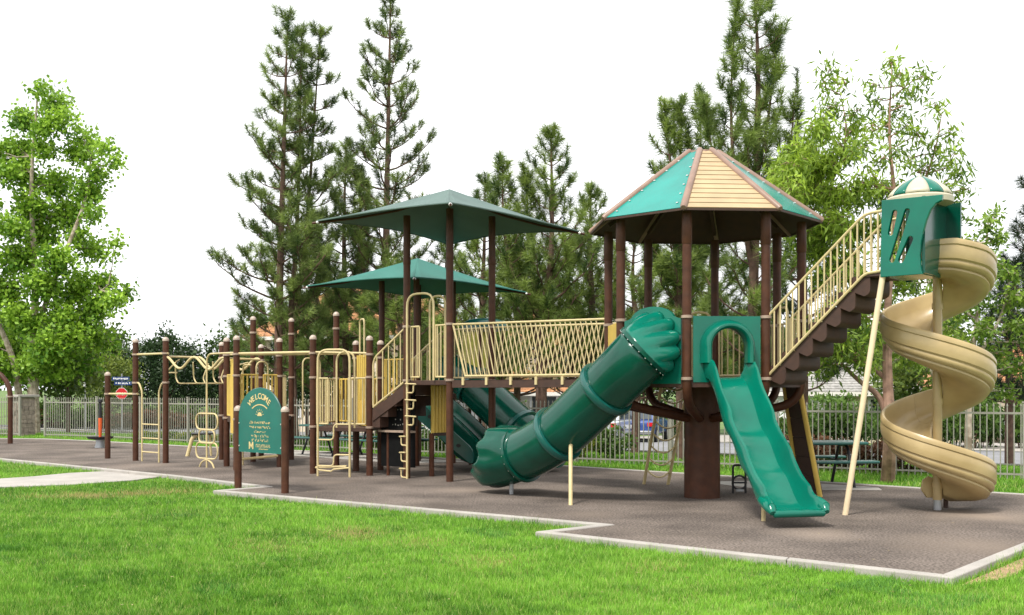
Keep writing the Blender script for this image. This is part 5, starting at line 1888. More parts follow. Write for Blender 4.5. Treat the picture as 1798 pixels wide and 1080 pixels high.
# ---------------------------------------------------------------- leafy tree with pink bark by the spiral slide
YR = 18.5
bR = gp(1558, 846, LAWN)
clR = [(1392, 290, 34, None, .2), (1430, 225, 32, None, .15), (1420, 330, 42, None, .2), (1362, 290, 22, None, .15), (1475, 265, 30, None, .1), (1470, 335, 36, None, .2), (1440, 400, 38, None, .1), (1390, 370, 30, None, .15),
       (1510, 320, 28, None, .1), (1455, 190, 20, None, .05), (1500, 400, 34, None, 0), (1540, 345, 24), (1480, 460, 34), (1440, 480, 30), (1520, 260, 22), (1360, 340, 24, None, .15), (1410, 260, 28, None, .2),
       (1470, 150, 20, None, 0, .5), (1460, 120, 14, None, 0, .5), (1512, 200, 18, None, 0, .5), (1565, 112, 16, None, 0, .55), (1580, 135, 14, None, 0, .5), (1545, 175, 15, None, 0, .5), (1600, 165, 20, None, 0, .6), (1598, 215, 20, None, 0, .6),
       (1560, 225, 16, None, 0, .5), (1640, 190, 18, None, 0, .5), (1672, 232, 18, None, 0, .5), (1640, 262, 18, None, 0, .5), (1688, 296, 13, None, 0, .6), (1600, 292, 20, None, 0, .5), (1655, 325, 20, None, 0, .6), (1688, 335, 14, None, 0, .6),
       (1548, 280, 18, None, 0, .6), (1615, 345, 18, None, 0, .6), (1530, 150, 12, None, 0, .4), (1625, 135, 11, None, 0, .4), (1575, 265, 15, None, 0, .5), (1405, 300, 34, None, .25), (1450, 290, 34, None, .25), (1385, 330, 30, None, .2), (1460, 390, 34, None, .15), (1420, 440, 32, None, .05), (1350, 315, 18, None, .2), (1495, 350, 30, None, .2), (1400, 410, 26, None, .1), (1530, 400, 26, None, .05, .8), (1560, 330, 24, None, .05, .7), (1580, 400, 26, None, 0, .7), (1620, 400, 24, None, 0, .7), (1640, 300, 20, None, 0, .7), (1670, 270, 18, None, 0, .6), (1580, 190, 18, None, 0, .6), (1620, 240, 20, None, 0, .6), (1500, 230, 22, None, .1, .8), (1440, 150, 14, None, 0, .5), (1530, 230, 20, None, 0, .6), (1690, 375, 18, None, 0, .7), (1660, 395, 18, None, 0, .6),
       (1500, 545, 28), (1475, 600, 32), (1515, 625, 30), (1450, 640, 26, None, -.1), (1590, 560, 26), (1610, 620, 28), (1580, 500, 24), (1555, 440, 24), (1540, 580, 22), (1630, 480, 20), (1500, 490, 26), (1460, 560, 26, None, -.1)]
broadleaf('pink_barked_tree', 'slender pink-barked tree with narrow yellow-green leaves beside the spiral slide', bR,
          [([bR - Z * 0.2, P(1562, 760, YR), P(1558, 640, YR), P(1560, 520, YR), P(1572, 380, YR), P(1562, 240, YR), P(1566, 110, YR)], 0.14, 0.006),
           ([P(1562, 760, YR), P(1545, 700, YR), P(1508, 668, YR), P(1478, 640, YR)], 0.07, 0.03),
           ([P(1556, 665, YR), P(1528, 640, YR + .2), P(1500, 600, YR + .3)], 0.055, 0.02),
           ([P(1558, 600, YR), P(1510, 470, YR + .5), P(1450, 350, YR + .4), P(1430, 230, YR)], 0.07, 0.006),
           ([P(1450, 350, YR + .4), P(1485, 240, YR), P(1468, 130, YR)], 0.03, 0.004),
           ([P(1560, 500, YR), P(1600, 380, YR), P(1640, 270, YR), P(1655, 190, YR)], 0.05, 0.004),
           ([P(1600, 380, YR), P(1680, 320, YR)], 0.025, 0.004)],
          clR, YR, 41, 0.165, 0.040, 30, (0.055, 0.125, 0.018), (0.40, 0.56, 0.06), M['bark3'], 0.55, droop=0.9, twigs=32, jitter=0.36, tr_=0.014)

# smaller leafy tree at the right
YS = 23.0
bS = V(((1700 - CX) / F * YS, YS, 0)); bS.z = float(terr(bS.x, bS.y))
clS = [(1728, 395, 22), (1750, 420, 26), (1705, 430, 20), (1740, 460, 30), (1700, 480, 24), (1772, 480, 26), (1720, 520, 30), (1765, 530, 30), (1690, 550, 26), (1735, 575, 30), (1785, 575, 26), (1700, 610, 28), (1750, 630, 28), (1790, 640, 26), (1670, 600, 22), (1680, 650, 22), (1745, 375, 14), (1720, 680, 22), (1770, 690, 24), (1800, 520, 26), (1810, 600, 28)]
broadleaf('slim_tree', 'slim leafy green tree growing behind the fence right of the spiral slide', bS,
          [([bS - Z * 0.2, P(1702, 700, YS), P(1715, 560, YS), P(1735, 400, YS)], 0.10, 0.02), ([P(1708, 640, YS), P(1755, 560, YS), P(1775, 480, YS)], 0.05, 0.015)],
          clS, YS, 47, 0.14, 0.06, 24, (0.05, 0.12, 0.018), (0.34, 0.50, 0.06), M['bark2'], 0.7, droop=0.5, twigs=16, jitter=0.35)

YM = 25.0
bM_ = V(((1640 - CX) / F * YM, YM, 0)); bM_.z = float(terr(bM_.x, bM_.y))
clM = [(1620, 450, 28), (1660, 470, 30), (1600, 500, 30), (1640, 520, 32), (1680, 520, 28), (1590, 560, 30), (1630, 580, 32), (1670, 580, 30), (1610, 630, 30), (1650, 640, 30), (1570, 620, 26), (1690, 640, 26), (1560, 530, 26), (1530, 500, 26), (1520, 560, 28), (1540, 650, 26), (1490, 520, 26), (1630, 420, 20)]
broadleaf('leafy_tree_behind_slide', 'mid green leafy tree outside the fence behind the spiral slide', bM_,
          [([bM_ - Z * 0.2, P(1642, 680, YM), P(1636, 560, YM), P(1630, 430, YM)], 0.09, 0.02), ([P(1640, 660, YM), P(1590, 600, YM), P(1540, 530, YM)], 0.05, 0.015)],
          clM, YM, 49, 0.13, 0.06, 26, (0.045, 0.11, 0.016), (0.34, 0.48, 0.06), M['bark2'], 0.7, droop=0.5, twigs=12, jitter=0.4)

# ---------------------------------------------------------------- pines
def gbase(px, Y):
    x_ = (px - CX) / F * Y
    return V((x_, Y, float(terr(x_, Y))))
def gbase(px, Y):
    x_ = (px - CX) / F * Y
    return V((x_, Y, float(terr(x_, Y))))
b = gbase(487, 31)
pine('twin_pine', 'tall dark pine with several leaders, left of the shade canopies', b,
     [([b - Z * .3, P(490, 560, 31), P(497, 300, 31), P(505, 35, 31)], 0.17, 1.5, [(0, 2.2), (.25, 2.2), (.5, 1.65), (.75, 1.1), (.92, .6), (1, .15)], 0.5),
      ([P(497, 640, 31.2), P(515, 500, 31.4), P(525, 300, 31.5), P(530, 60, 31.5)], 0.11, 4.5, [(0, 1.0), (.5, .9), (.9, .45), (1, .15)], 0.6),
      ([V((b.x + .5, b.y + .2, b.z - .3)), P(515, 600, 31.3), P(538, 400, 31.6), P(562, 62, 31.8)], 0.14, 1.8, [(0, 2.1), (.35, 1.7), (.6, 1.15), (.85, .7), (1, .15)], 0.5)], 51, tuft=78)
b = gbase(668, 33)
pine('slim_pine', 'tall slim pine with widely spaced tufts rising behind the shade canopies', b,
     [([b - Z * .3, P(676, 540, 33), P(680, 300, 33), P(686, -12, 33)], 0.20, 1.9, [(0, 2.6), (.3, 2.3), (.55, 1.75), (.8, 1.05), (.93, .6), (1, .15)], 0.65),
      ([P(672, 560, 33), P(640, 480, 33), P(632, 380, 33), P(634, 300, 33)], 0.08, 3.2, [(0, 1.0), (.5, .7), (1, .2)], 0.7)], 52, dens=5.4, tuft=78)
b = gbase(610, 34)
pine('low_pine', 'bushy low pine between the two tall pines', b,
     [([b - Z * .3, P(606, 540, 34), P(604, 400, 34), P(608, 260, 34)], 0.14, 1.6, [(0, 2.3), (.4, 1.7), (.75, 1.0), (1, .2)], 0.6)], 53, dens=6, tuft=78)
b = gbase(950, 27)
ca, cb_ = (0.044, 0.090, 0.020), (0.33, 0.43, 0.09)
pine('candle_pine', 'spreading young pine with upright candle tips behind the bridge', b,
     [([b - Z * .3, P(952, 590, 27), P(968, 440, 27), P(968, 240, 27)], 0.18, 1.5, [(0, 2.3), (.4, 1.7), (.75, .85), (.9, .4), (1, .1)], 0.8),
      ([P(948, 600, 27), P(905, 500, 26.8), P(885, 400, 26.8), P(882, 285, 26.8)], 0.09, 2.9, [(0, 1.1), (.6, .6), (.85, .3), (1, .1)], 1.0),
      ([P(950, 580, 27), P(930, 450, 27.4), P(925, 305, 27.4)], 0.07, 3.6, [(0, .8), (.7, .45), (1, .1)], 1.0)], 54, ca, cb_, tuft=100, nl=0.27, nw=0.010, dens=6)
b = gbase(1040, 29)
pine('bushy_pine', 'bushy pine standing between the bridge and the octagonal roof', b,
     [([b - Z * .3, P(1040, 560, 29), P(1036, 440, 29), P(1037, 335, 29)], 0.14, 1.7, [(0, 1.6), (.5, 1.2), (.85, .55), (1, .15)], 0.8)], 55, ca, cb_, tuft=90, dens=7)
b = gbase(850, 30)
pine('small_pine', 'small pine seen under the tall shade canopy', b,
     [([b - Z * .3, P(846, 560, 30), P(850, 440, 30), P(852, 322, 30)], 0.12, 1.8, [(0, 1.5), (.5, 1.2), (.85, .5), (1, .15)], 0.8)], 56, ca, cb_, tuft=84, dens=6)
b = gbase(1322, 22.5)
pine('tower_pine', 'tall open pine with reddish trunk behind the octagonal tower', b,
     [([b - Z * .3, P(1322, 560, 22.5), P(1328, 330, 22.5), P(1331, 130, 22.5), P(1325, -30, 22.5)], 0.15, 1.9, [(0, 1.5), (.35, 1.1), (.6, .75), (.85, .75), (1, .25)], 0.85),
      ([P(1322, 480, 22.5), P(1290, 300, 22.3), P(1284, 160, 22.3), P(1292, 20, 22.3)], 0.06, 4.6, [(0, .8), (.5, .35), (.8, .2), (1, .15)], 0.9),
      ([P(1324, 440, 22.5), P(1260, 330, 22.6), P(1248, 250, 22.6), P(1240, 190, 22.6)], 0.05, 4.4, [(0, .8), (.6, .45), (1, .12)], 0.9),
      ([P(1326, 330, 22.5), P(1350, 200, 22.6), P(1362, 60, 22.6)], 0.05, 6.0, [(0, .55), (.6, .4), (1, .15)], 0.9),
      ([P(1326, 380, 22.5), P(1380, 290, 22.8), P(1400, 130, 22.8)], 0.05, 5.5, [(0, .6), (.5, .3), (1, .1)], 0.9)], 57, (0.042, 0.086, 0.020), (0.31, 0.41, 0.09), tuft=95, nl=0.27, nw=0.0095, dens=5.2)
b = gbase(1195, 25)
pine('spindly_pine', 'spindly many-stemmed pine behind the left slope of the octagonal roof', b,
     [([b - Z * .3, P(1190, 560, 25), P(1180, 330, 25), P(1168, 195, 25)], 0.10, 1.7, [(0, 1.7), (.5, 1.1), (.8, .5), (1, .15)], 0.9),
      ([P(1192, 560, 25), P(1195, 350, 25.2), P(1196, 180, 25.2)], 0.06, 3.6, [(0, .9), (.6, .5), (1, .15)], 1.0),
      ([P(1194, 560, 25), P(1225, 350, 25.2), P(1232, 165, 25.2)], 0.06, 3.6, [(0, .9), (.6, .5), (1, .15)], 1.0)], 58, ca, cb_, tuft=88, dens=5.5)
for fpx, fY, ftop, fl, fs in ((560, 36, 420, 'dense low pine behind the twin pine', 91), (700, 30, 470, 'dense low pine behind the two shade canopies', 92), (785, 33, 430, 'low pine filling the gap behind the tall shade tower', 93),
                             (905, 32, 440, 'low pine behind the left stems of the candle pine', 97), (1000, 31, 430, 'low pine filling the gap beside the candle pine', 94), (1115, 28, 400, 'low pine behind the left posts of the octagonal tower', 95), (1250, 27, 410, 'low pine seen between the posts of the octagonal tower', 96)):
    b = gbase(fpx, fY)
    pine('low_pine', fl, b, [([b - Z * .3, P(fpx + 4, 600, fY), P(fpx - 4, (600 + ftop) / 2, fY), P(fpx, ftop, fY)], 0.13, 1.0, [(0, 2.0), (.4, 1.7), (.75, 1.0), (1, .2)], 0.5)], fs, ca, cb_, tuft=84, dens=6.5)
b = gbase(1410, 27)
pine('dim_pine', 'dark pine half hidden behind the lookout stairs', b,
     [([b - Z * .3, P(1412, 560, 27), P(1410, 400, 27), P(1408, 250, 27)], 0.14, 1.5, [(0, 1.9), (.5, 1.4), (.85, .6), (1, .15)], 0.6)], 59, (0.016, 0.034, 0.012), (0.060, 0.095, 0.03), tuft=84, dens=6.5)
b = gbase(1845, 25)
pine('edge_pine', 'dark drooping pine at the right beyond the spiral slide', b,
     [([b - Z * .3, P(1842, 560, 25), P(1846, 380, 25), P(1850, 230, 25)], 0.16, 1.4, [(0, 2.0), (.4, 1.4), (.75, .8), (1, .2)], 0.25)], 60, (0.014, 0.032, 0.012), (0.055, 0.09, 0.03), tuft=84, dens=6)
b = gbase(1772, 27)
pine('dark_pine', 'dark blue-green pine between the slim tree and the street', b,  # needle colours darker and bluer than in the main pines
     [([b - Z * .3, P(1772, 640, 27), P(1776, 540, 27), P(1780, 460, 27)], 0.12, 1.0, [(0, 1.3), (.5, 1.0), (1, .2)], 0.2)], 61, (0.014, 0.032, 0.016), (0.050, 0.085, 0.04), tuft=84, dens=7)

# ---------------------------------------------------------------- far trees and shrubs: a few models, copied
def bush_mesh(seed, rx, rz, n, ln, wd, c0, c1, conical=False):
    r = np.random.default_rng(seed)
    nc = 26
    cc = unit(r.normal(size=(nc, 3))) * (r.uniform(0.25, 0.85, nc) ** 0.7)[:, None]
    k = r.integers(0, nc, n)
    p = cc[k] + r.normal(0, 0.17, (n, 3))
    if conical:
        f_ = (p[:, 2] + 1) / 2
        p[:, :2] *= np.clip(1.15 - f_, 0.08, 1.1)[:, None] * 1.4
    p[:, 2] = np.maximum(p[:, 2], -0.97)
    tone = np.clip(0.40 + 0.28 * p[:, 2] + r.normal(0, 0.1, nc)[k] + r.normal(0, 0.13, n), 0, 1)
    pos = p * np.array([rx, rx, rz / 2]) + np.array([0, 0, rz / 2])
    return leaf_geo(pos, r, ln, wd, 0.2), ramp(c0, c1, tone)

def np_data(name, T, k, cols, m):
    o = np_mesh(name, T.reshape(-1, 3), k, m, None, cols)
    me = o.data
    bpy.data.objects.remove(o)
    return me

def trunk_data(h, r_):
    mb = MB(); mb.tube([V((0, 0, -0.3)), V((0.05, 0, h * 0.4)), V((0, 0.05, h * 0.75))], [r_, r_ * 0.7, r_ * 0.3], 8)
    for a in (0.4, 2.3, 4.4):
        mb.tube([V((0.03, 0.02, h * 0.35)), V((math.cos(a) * h * 0.15, math.sin(a) * h * 0.15, h * 0.6))], [r_ * 0.5, r_ * 0.2], 6, caps=False)
    me = mb.mesh('trunk'); me.materials.append(M['bark']); return me

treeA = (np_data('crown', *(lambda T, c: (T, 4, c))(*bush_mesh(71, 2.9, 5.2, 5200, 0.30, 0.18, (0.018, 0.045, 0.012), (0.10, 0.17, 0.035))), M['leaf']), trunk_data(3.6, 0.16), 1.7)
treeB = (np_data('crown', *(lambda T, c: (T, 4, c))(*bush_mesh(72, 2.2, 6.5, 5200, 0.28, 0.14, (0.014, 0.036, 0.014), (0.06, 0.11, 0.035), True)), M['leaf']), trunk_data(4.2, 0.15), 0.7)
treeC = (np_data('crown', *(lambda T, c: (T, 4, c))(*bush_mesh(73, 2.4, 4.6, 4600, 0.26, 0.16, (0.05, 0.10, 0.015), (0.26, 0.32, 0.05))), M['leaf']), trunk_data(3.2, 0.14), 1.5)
def far_tree(model, px, Y, sc, name, label, group, rz=0.0):
    p = gbase(px, Y)
    t = thing(name, label, 'tree', p, group)
    t.scale = (sc, sc, sc)
    t.rotation_euler.z = rz
    for me, nm, z_ in ((model[0], 'crown', model[2]), (model[1], 'trunk', 0)):
        o = bpy.data.objects.new(nm, me); col.objects.link(o); o.parent = t; o.location = (0, 0, z_)
    return t
rr = random.Random(8)
for k, (px, Y, sc, md) in enumerate([(215, 64, .75, 1), (258, 68, .85, 1), (292, 63, .9, 1), (332, 67, .8, 1), (372, 64, .7, 1)]):
    far_tree(treeB, px, Y, sc, 'conifer', 'dark small conifer beyond the street behind the chin-up bars', 'conifers beyond the street', rr.uniform(0, 6))
FT = ['behind the narrow white sign', 'behind the trunk of the big leafy tree', 'behind the brown arch', 'behind the small platform', 'behind the trunks of the twin pine', 'in front of the orange-roofed cream house', 'beside the narrow cream house',
      'beside the low white garage', 'behind the bushy pine', 'behind the curved-rung ladder', 'behind the hood of the tube slide', 'behind the thick column', 'behind the climbing ramp', 'behind the grey-roofed house', 'behind the pole of the spiral slide',
      'behind the pink-barked trunk', 'beside the orange-roofed single-storey house', 'between the two cream houses']
for k, (px, Y, sc) in enumerate([(150, 62, 1.0), (60, 66, 1.1), (-30, 60, 1.1), (420, 64, .95), (470, 70, 1.0), (540, 47, .75), (760, 66, 1.05), (820, 48, .8), (1060, 66, 1.1), (1130, 60, 1.0), (1210, 66, 1.1), (1290, 60, 1.0), (1370, 64, 1.1), (1480, 66, 1.1), (1640, 66, 1.2), (1560, 62, 1.0), (1850, 60, 1.1), (650, 70, 1.0)]):
    far_tree(treeA, px, Y, sc, 'round_tree', 'round dark green tree beyond the street ' + FT[k], 'trees beyond the street', rr.uniform(0, 6))
far_tree(treeC, 1625, 42, .85, 'yellow_green_tree', 'yellow-green tree across the street seen through the spiral slide', 'light trees across the street', 1.0)
far_tree(treeC, 190, 56, .7, 'light_tree', 'light green small tree beside the big leafy tree', 'light trees across the street', 2.0)
far_tree(treeC, 120, 43, .8, 'lime_tree', 'lime green low tree under the big leafy tree', 'light trees across the street', 3.0)

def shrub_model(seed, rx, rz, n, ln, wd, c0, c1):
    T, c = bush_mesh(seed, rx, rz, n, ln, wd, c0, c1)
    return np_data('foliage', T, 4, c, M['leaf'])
shG = shrub_model(81, 0.62, 0.95, 1500, 0.11, 0.06, (0.03, 0.075, 0.014), (0.16, 0.27, 0.045))
shR = shrub_model(82, 0.55, 0.65, 1300, 0.10, 0.05, (0.055, 0.035, 0.018), (0.22, 0.10, 0.05))
shY = shrub_model(83, 0.55, 0.85, 1300, 0.10, 0.05, (0.09, 0.14, 0.016), (0.40, 0.44, 0.05))
stem_mb = MB()
for a in range(5):
    stem_mb.tube([V((0.03 * math.cos(a * 1.3), 0.03 * math.sin(a * 1.3), -0.15)), V((0.2 * math.cos(a * 1.3), 0.2 * math.sin(a * 1.3), 0.4))], [0.014, 0.006], 5)
stem_me = stem_mb.mesh('stems'); stem_me.materials.append(M['bark'])
def shrub(me, p, sc, name, label, group):
    t = thing(name, label, 'shrub', p, group)
    t.scale = sc if isinstance(sc, tuple) else (sc, sc, sc)
    t.rotation_euler.z = rr.uniform(0, 6)
    for m_, nm in ((me, 'foliage'), (stem_me, 'stems')):
        o = bpy.data.objects.new(nm, m_); col.objects.link(o); o.parent = t
    return t
def fence_pt(s_, w_):
    """s metres along the fence from its right end post, w beyond it"""
    q = V(FENCE[0]); rest = s_
    for i in range(len(FENCE) - 1):
        a, b = V(FENCE[i]), V(FENCE[i + 1])
        L_ = (b - a).length
        if rest <= L_ or i == len(FENCE) - 2:
            d = (b - a).normalized()
            q = a + d * rest + V((-d.y, d.x)) * (-w_)
            break
        rest -= L_
    return V((q.x, q.y, float(terr(q.x, q.y))))
for s_ in (7.2, 7.9, 8.5, 9.2, 9.8, 10.6):
    shrub(shR, fence_pt(s_, 0.75 + rr.uniform(-.1, .15)), rr.uniform(.85, 1.1), 'red_shrub', 'low red-brown shrub outside the fence behind the climbing ramp', 'red shrubs outside the fence')
for s_ in (14.9, 20.2, 20.9, 21.7, 22.6):
    shrub(shG, fence_pt(s_, 1.2 + rr.uniform(-.1, .3)), rr.uniform(.7, .95), 'green_shrub', 'leafy green shrub outside the fence behind the bridge', 'green shrubs outside the fence')
for s_ in (15.6, 16.2):
    shrub(shY, fence_pt(s_, 0.9), rr.uniform(.75, .95), 'golden_shrub', 'yellow-green shrub outside the fence under the tube slide', 'golden shrubs outside the fence')
for s_ in (25.5, 26.4, 27.3, 28.2, 29.2, 30.1, 31.0, 32.0, 33.0):
    shrub(shY if rr.random() < .4 else shG, fence_pt(s_, 0.8 + rr.uniform(-.1, .2)), (1.0, 1.0, rr.uniform(.35, .5)), 'ground_plant', 'low spreading plant outside the fence behind the chin-up bars', 'low plants outside the fence')
for s_ in (2.6, 3.4, 4.3, 5.1):
    shrub(shG, fence_pt(s_, 1.0 + rr.uniform(-.1, .2)), rr.uniform(.8, 1.15), 'right_shrub', 'green shrub outside the fence right of the spiral slide', 'shrubs right of the spiral slide')
for k, px in enumerate(range(70, 420, 17)):
    Y = 60 + 2 * math.sin(k * 1.7)
    shrub(shR if k % 3 else shG, gbase(px, Y), (2.0, 2.0, rr.uniform(1.2, 1.8)), 'hedge_shrub', 'tall reddish hedge shrub across the street behind the chin-up bars', 'reddish hedge across the street')
for k, px in enumerate((700, 880, 905, 1000, 1025, 1195, 1400, 1430, 1455, 1545)):
    Y = 51 + 2 * math.sin(k * 2.1)
    shrub(shG, gbase(px, Y), (1.9, 1.9, rr.uniform(1.9, 2.8)), 'garden_shrub', 'dark green garden shrub in front of the houses', 'garden shrubs across the street')
for k, (px, Y, h_s) in enumerate(((1400, 41, 1.9), (1425, 42, 2.3), (1450, 41, 2.2), (1476, 42, 2.4), (1500, 41, 2.0), (1545, 43, 2.4), (1590, 42, 2.2), (1615, 43, 2.6), (1655, 41, 2.2), (1680, 42, 2.6), (1705, 40, 2.4), (1728, 42, 2.7), (1795, 41, 2.6), (1815, 42, 2.8))):
    shrub(shG, gbase(px, Y), (1.7, 1.7, h_s), 'front_garden_shrub', 'dark green shrub across the street ' + ('before the grey-roofed house' if px < 1560 else 'before the orange-roofed single-storey house'), 'shrubs before the grey-roofed house' if px < 1560 else 'shrubs before the single-storey house')
pc_ = V((dome_c.x - 0.15, dome_c.y - 0.15, 0))
rows = []
for j in range(9):
    zz = 1.9 + 1.0 * j / 8
    k = 1.0 if j < 6 else (1.0, 0.96, 0.82)[j - 6]
    rows.append([pc_ + V((0.33 * k * math.cos(R(a)), 0.26 * k * math.sin(R(a)), zz)) for a in range(180, 361, 12)])
mb = MB(); mb.loft(rows, closed=False); mb.obj('hood_wall', M['olive'], t2, solid=0.02)

# ---------------------------------------------------------------- houses across the street
def house(px, Y, w_, d_, eave, ridge, rot, wallm, roofm, label, wins, door=None, name='house', hip=True, chimney=False, garage=None):
    p = gbase(px, Y)
    t = thing(name, label, 'house', p)
    Rm = Matrix.Rotation(rot, 3, 'Z')
    Q = lambda x, y, z: V((p.x, p.y, 0)) + Rm @ V((x, y, 0)) + Z * z
    g0 = p.z - 0.3
    mb = MB(); mb.box(Q(0, 0, (g0 + eave) / 2), w_, d_, eave - g0, rot); mb.obj('wall', wallm, t, smooth=False)
    o_ = 0.5
    x0, x1, y0, y1 = -w_ / 2 - o_, w_ / 2 + o_, -d_ / 2 - o_, d_ / 2 + o_
    ri = (d_ / 2) if hip else 0.0
    rx = max(w_ / 2 - ri, 0.2)
    A, B, C_, D = Q(x0, y0, eave), Q(x1, y0, eave), Q(x1, y1, eave), Q(x0, y1, eave)
    E, G_ = Q(-rx if hip else x0, 0, ridge), Q(rx if hip else x1, 0, ridge)
    mb = MB(); mb.add([A, B, C_, D, E, G_], [(0, 1, 5, 4), (2, 3, 4, 5), (1, 2, 5), (3, 0, 4), (3, 2, 1, 0)])
    ro = mb.obj('roof', roofm, t, smooth=False)
    # courses of tiles on the street slope
    K = 12
    mb = MB()
    for k in range(K):
        f0_, f1_ = k / K, (k + 1) / K
        a0, b0, a1, b1 = A.lerp(E, f0_), B.lerp(G_, f0_), A.lerp(E, f1_), B.lerp(G_, f1_)
        mb.add([a0 + Z * 0.07, b0 + Z * 0.07, b1 + Z * 0.03, a1 + Z * 0.03, a0, b0], [(0, 1, 2, 3), (4, 5, 1, 0)])
    mb.obj('tile_courses', roofm, ro, smooth=False)
    mb = MB(); mb.bar(A - Z * 0.08, B - Z * 0.08, 0.06, 0.18); mb.obj('fascia', M['stucco2'], ro, smooth=False)
    if chimney:
        mb = MB(); mb.box(Q(w_ * 0.22, 0.6, ridge), 0.8, 0.6, 1.4, rot); mb.obj('chimney', wallm, ro, smooth=False)
    for (wx, wz, ww, wh) in wins:
        mb = MB(); mb.box(Q(wx, -d_ / 2 - 0.02, p.z + wz), ww + 0.2, 0.10, wh + 0.2, rot); wo_ = mb.obj('window', M['white'], t, smooth=False)
        for s_ in (-1, 1):
            mb = MB(); mb.box(Q(wx + s_ * ww / 4, -d_ / 2 - 0.05, p.z + wz), ww / 2 - 0.04, 0.08, wh, rot); mb.obj('pane', M['glass'], wo_, smooth=False)
    if garage:
        gx_, gw_ = garage
        mb = MB(); mb.box(Q(gx_, -d_ / 2 - 0.02, p.z + 1.05), gw_, 0.10, 2.3, rot); go = mb.obj('garage_door', M['white'], t, smooth=False)
        for k in range(4):
            mb = MB(); mb.box(Q(gx_, -d_ / 2 - 0.08, p.z + 0.25 + k * 0.56), gw_ - 0.1, 0.04, 0.5, rot); mb.obj('door_panel', M['white'], go, smooth=False)
    if door is not None:
        mb = MB(); mb.box(Q(door, -d_ / 2 - 0.03, p.z + 1.0), 1.0, 0.1, 2.1, rot); mb.obj('door', M['dbrown'], t, smooth=False)
house(620, 58, 8.5, 7, 4.5, 7.6, R(-12), M['stucco'], M['tile'], 'two-storey cream house with orange tiled roof behind the twin pine', [(-2.5, 4.6, 1.4, 1.2), (1.8, 4.6, 1.6, 1.2), (-2.5, 1.6, 1.6, 1.3), (2.4, 1.6, 1.2, 1.2)], door=0.2, chimney=True)
house(735, 62, 5.0, 6, 5.0, 7.7, R(-12), M['stucco'], M['tile'], 'narrow cream house with orange roof behind the slim pine', [(0, 4.8, 1.4, 1.2)])
house(955, 57, 6.5, 7, 3.9, 6.1, R(-12), M['stucco2'], M['tile'], 'white house with orange tiled roof behind the candle pine', [(-1.8, 3.9, 1.3, 1.0), (1.8, 3.9, 1.3, 1.0), (2, 1.6, 1.4, 1.2)])
house(860, 53, 9.5, 6, 1.55, 2.75, R(-12), M['stucco2'], M['tile'], 'low white garage with orange roof behind the bridge', [(3.4, 1.5, 1.2, 1.0)], garage=(-2.0, 4.6), name='garage')
house(1470, 50, 7.0, 6, 1.55, 2.95, R(-14), M['stucco'], M['slate'], 'low house with grey shingle roof beyond the staircase', [(2.0, 1.5, 1.5, 1.1)], garage=(-1.6, 3.6))
house(1755, 52, 8.0, 7, 1.75, 3.9, R(-14), M['stucco'], M['tile'], 'single-storey house with orange roof right of the spiral slide', [(-1.8, 1.5, 1.6, 1.2), (2.2, 1.5, 1.4, 1.2)], door=0.4)

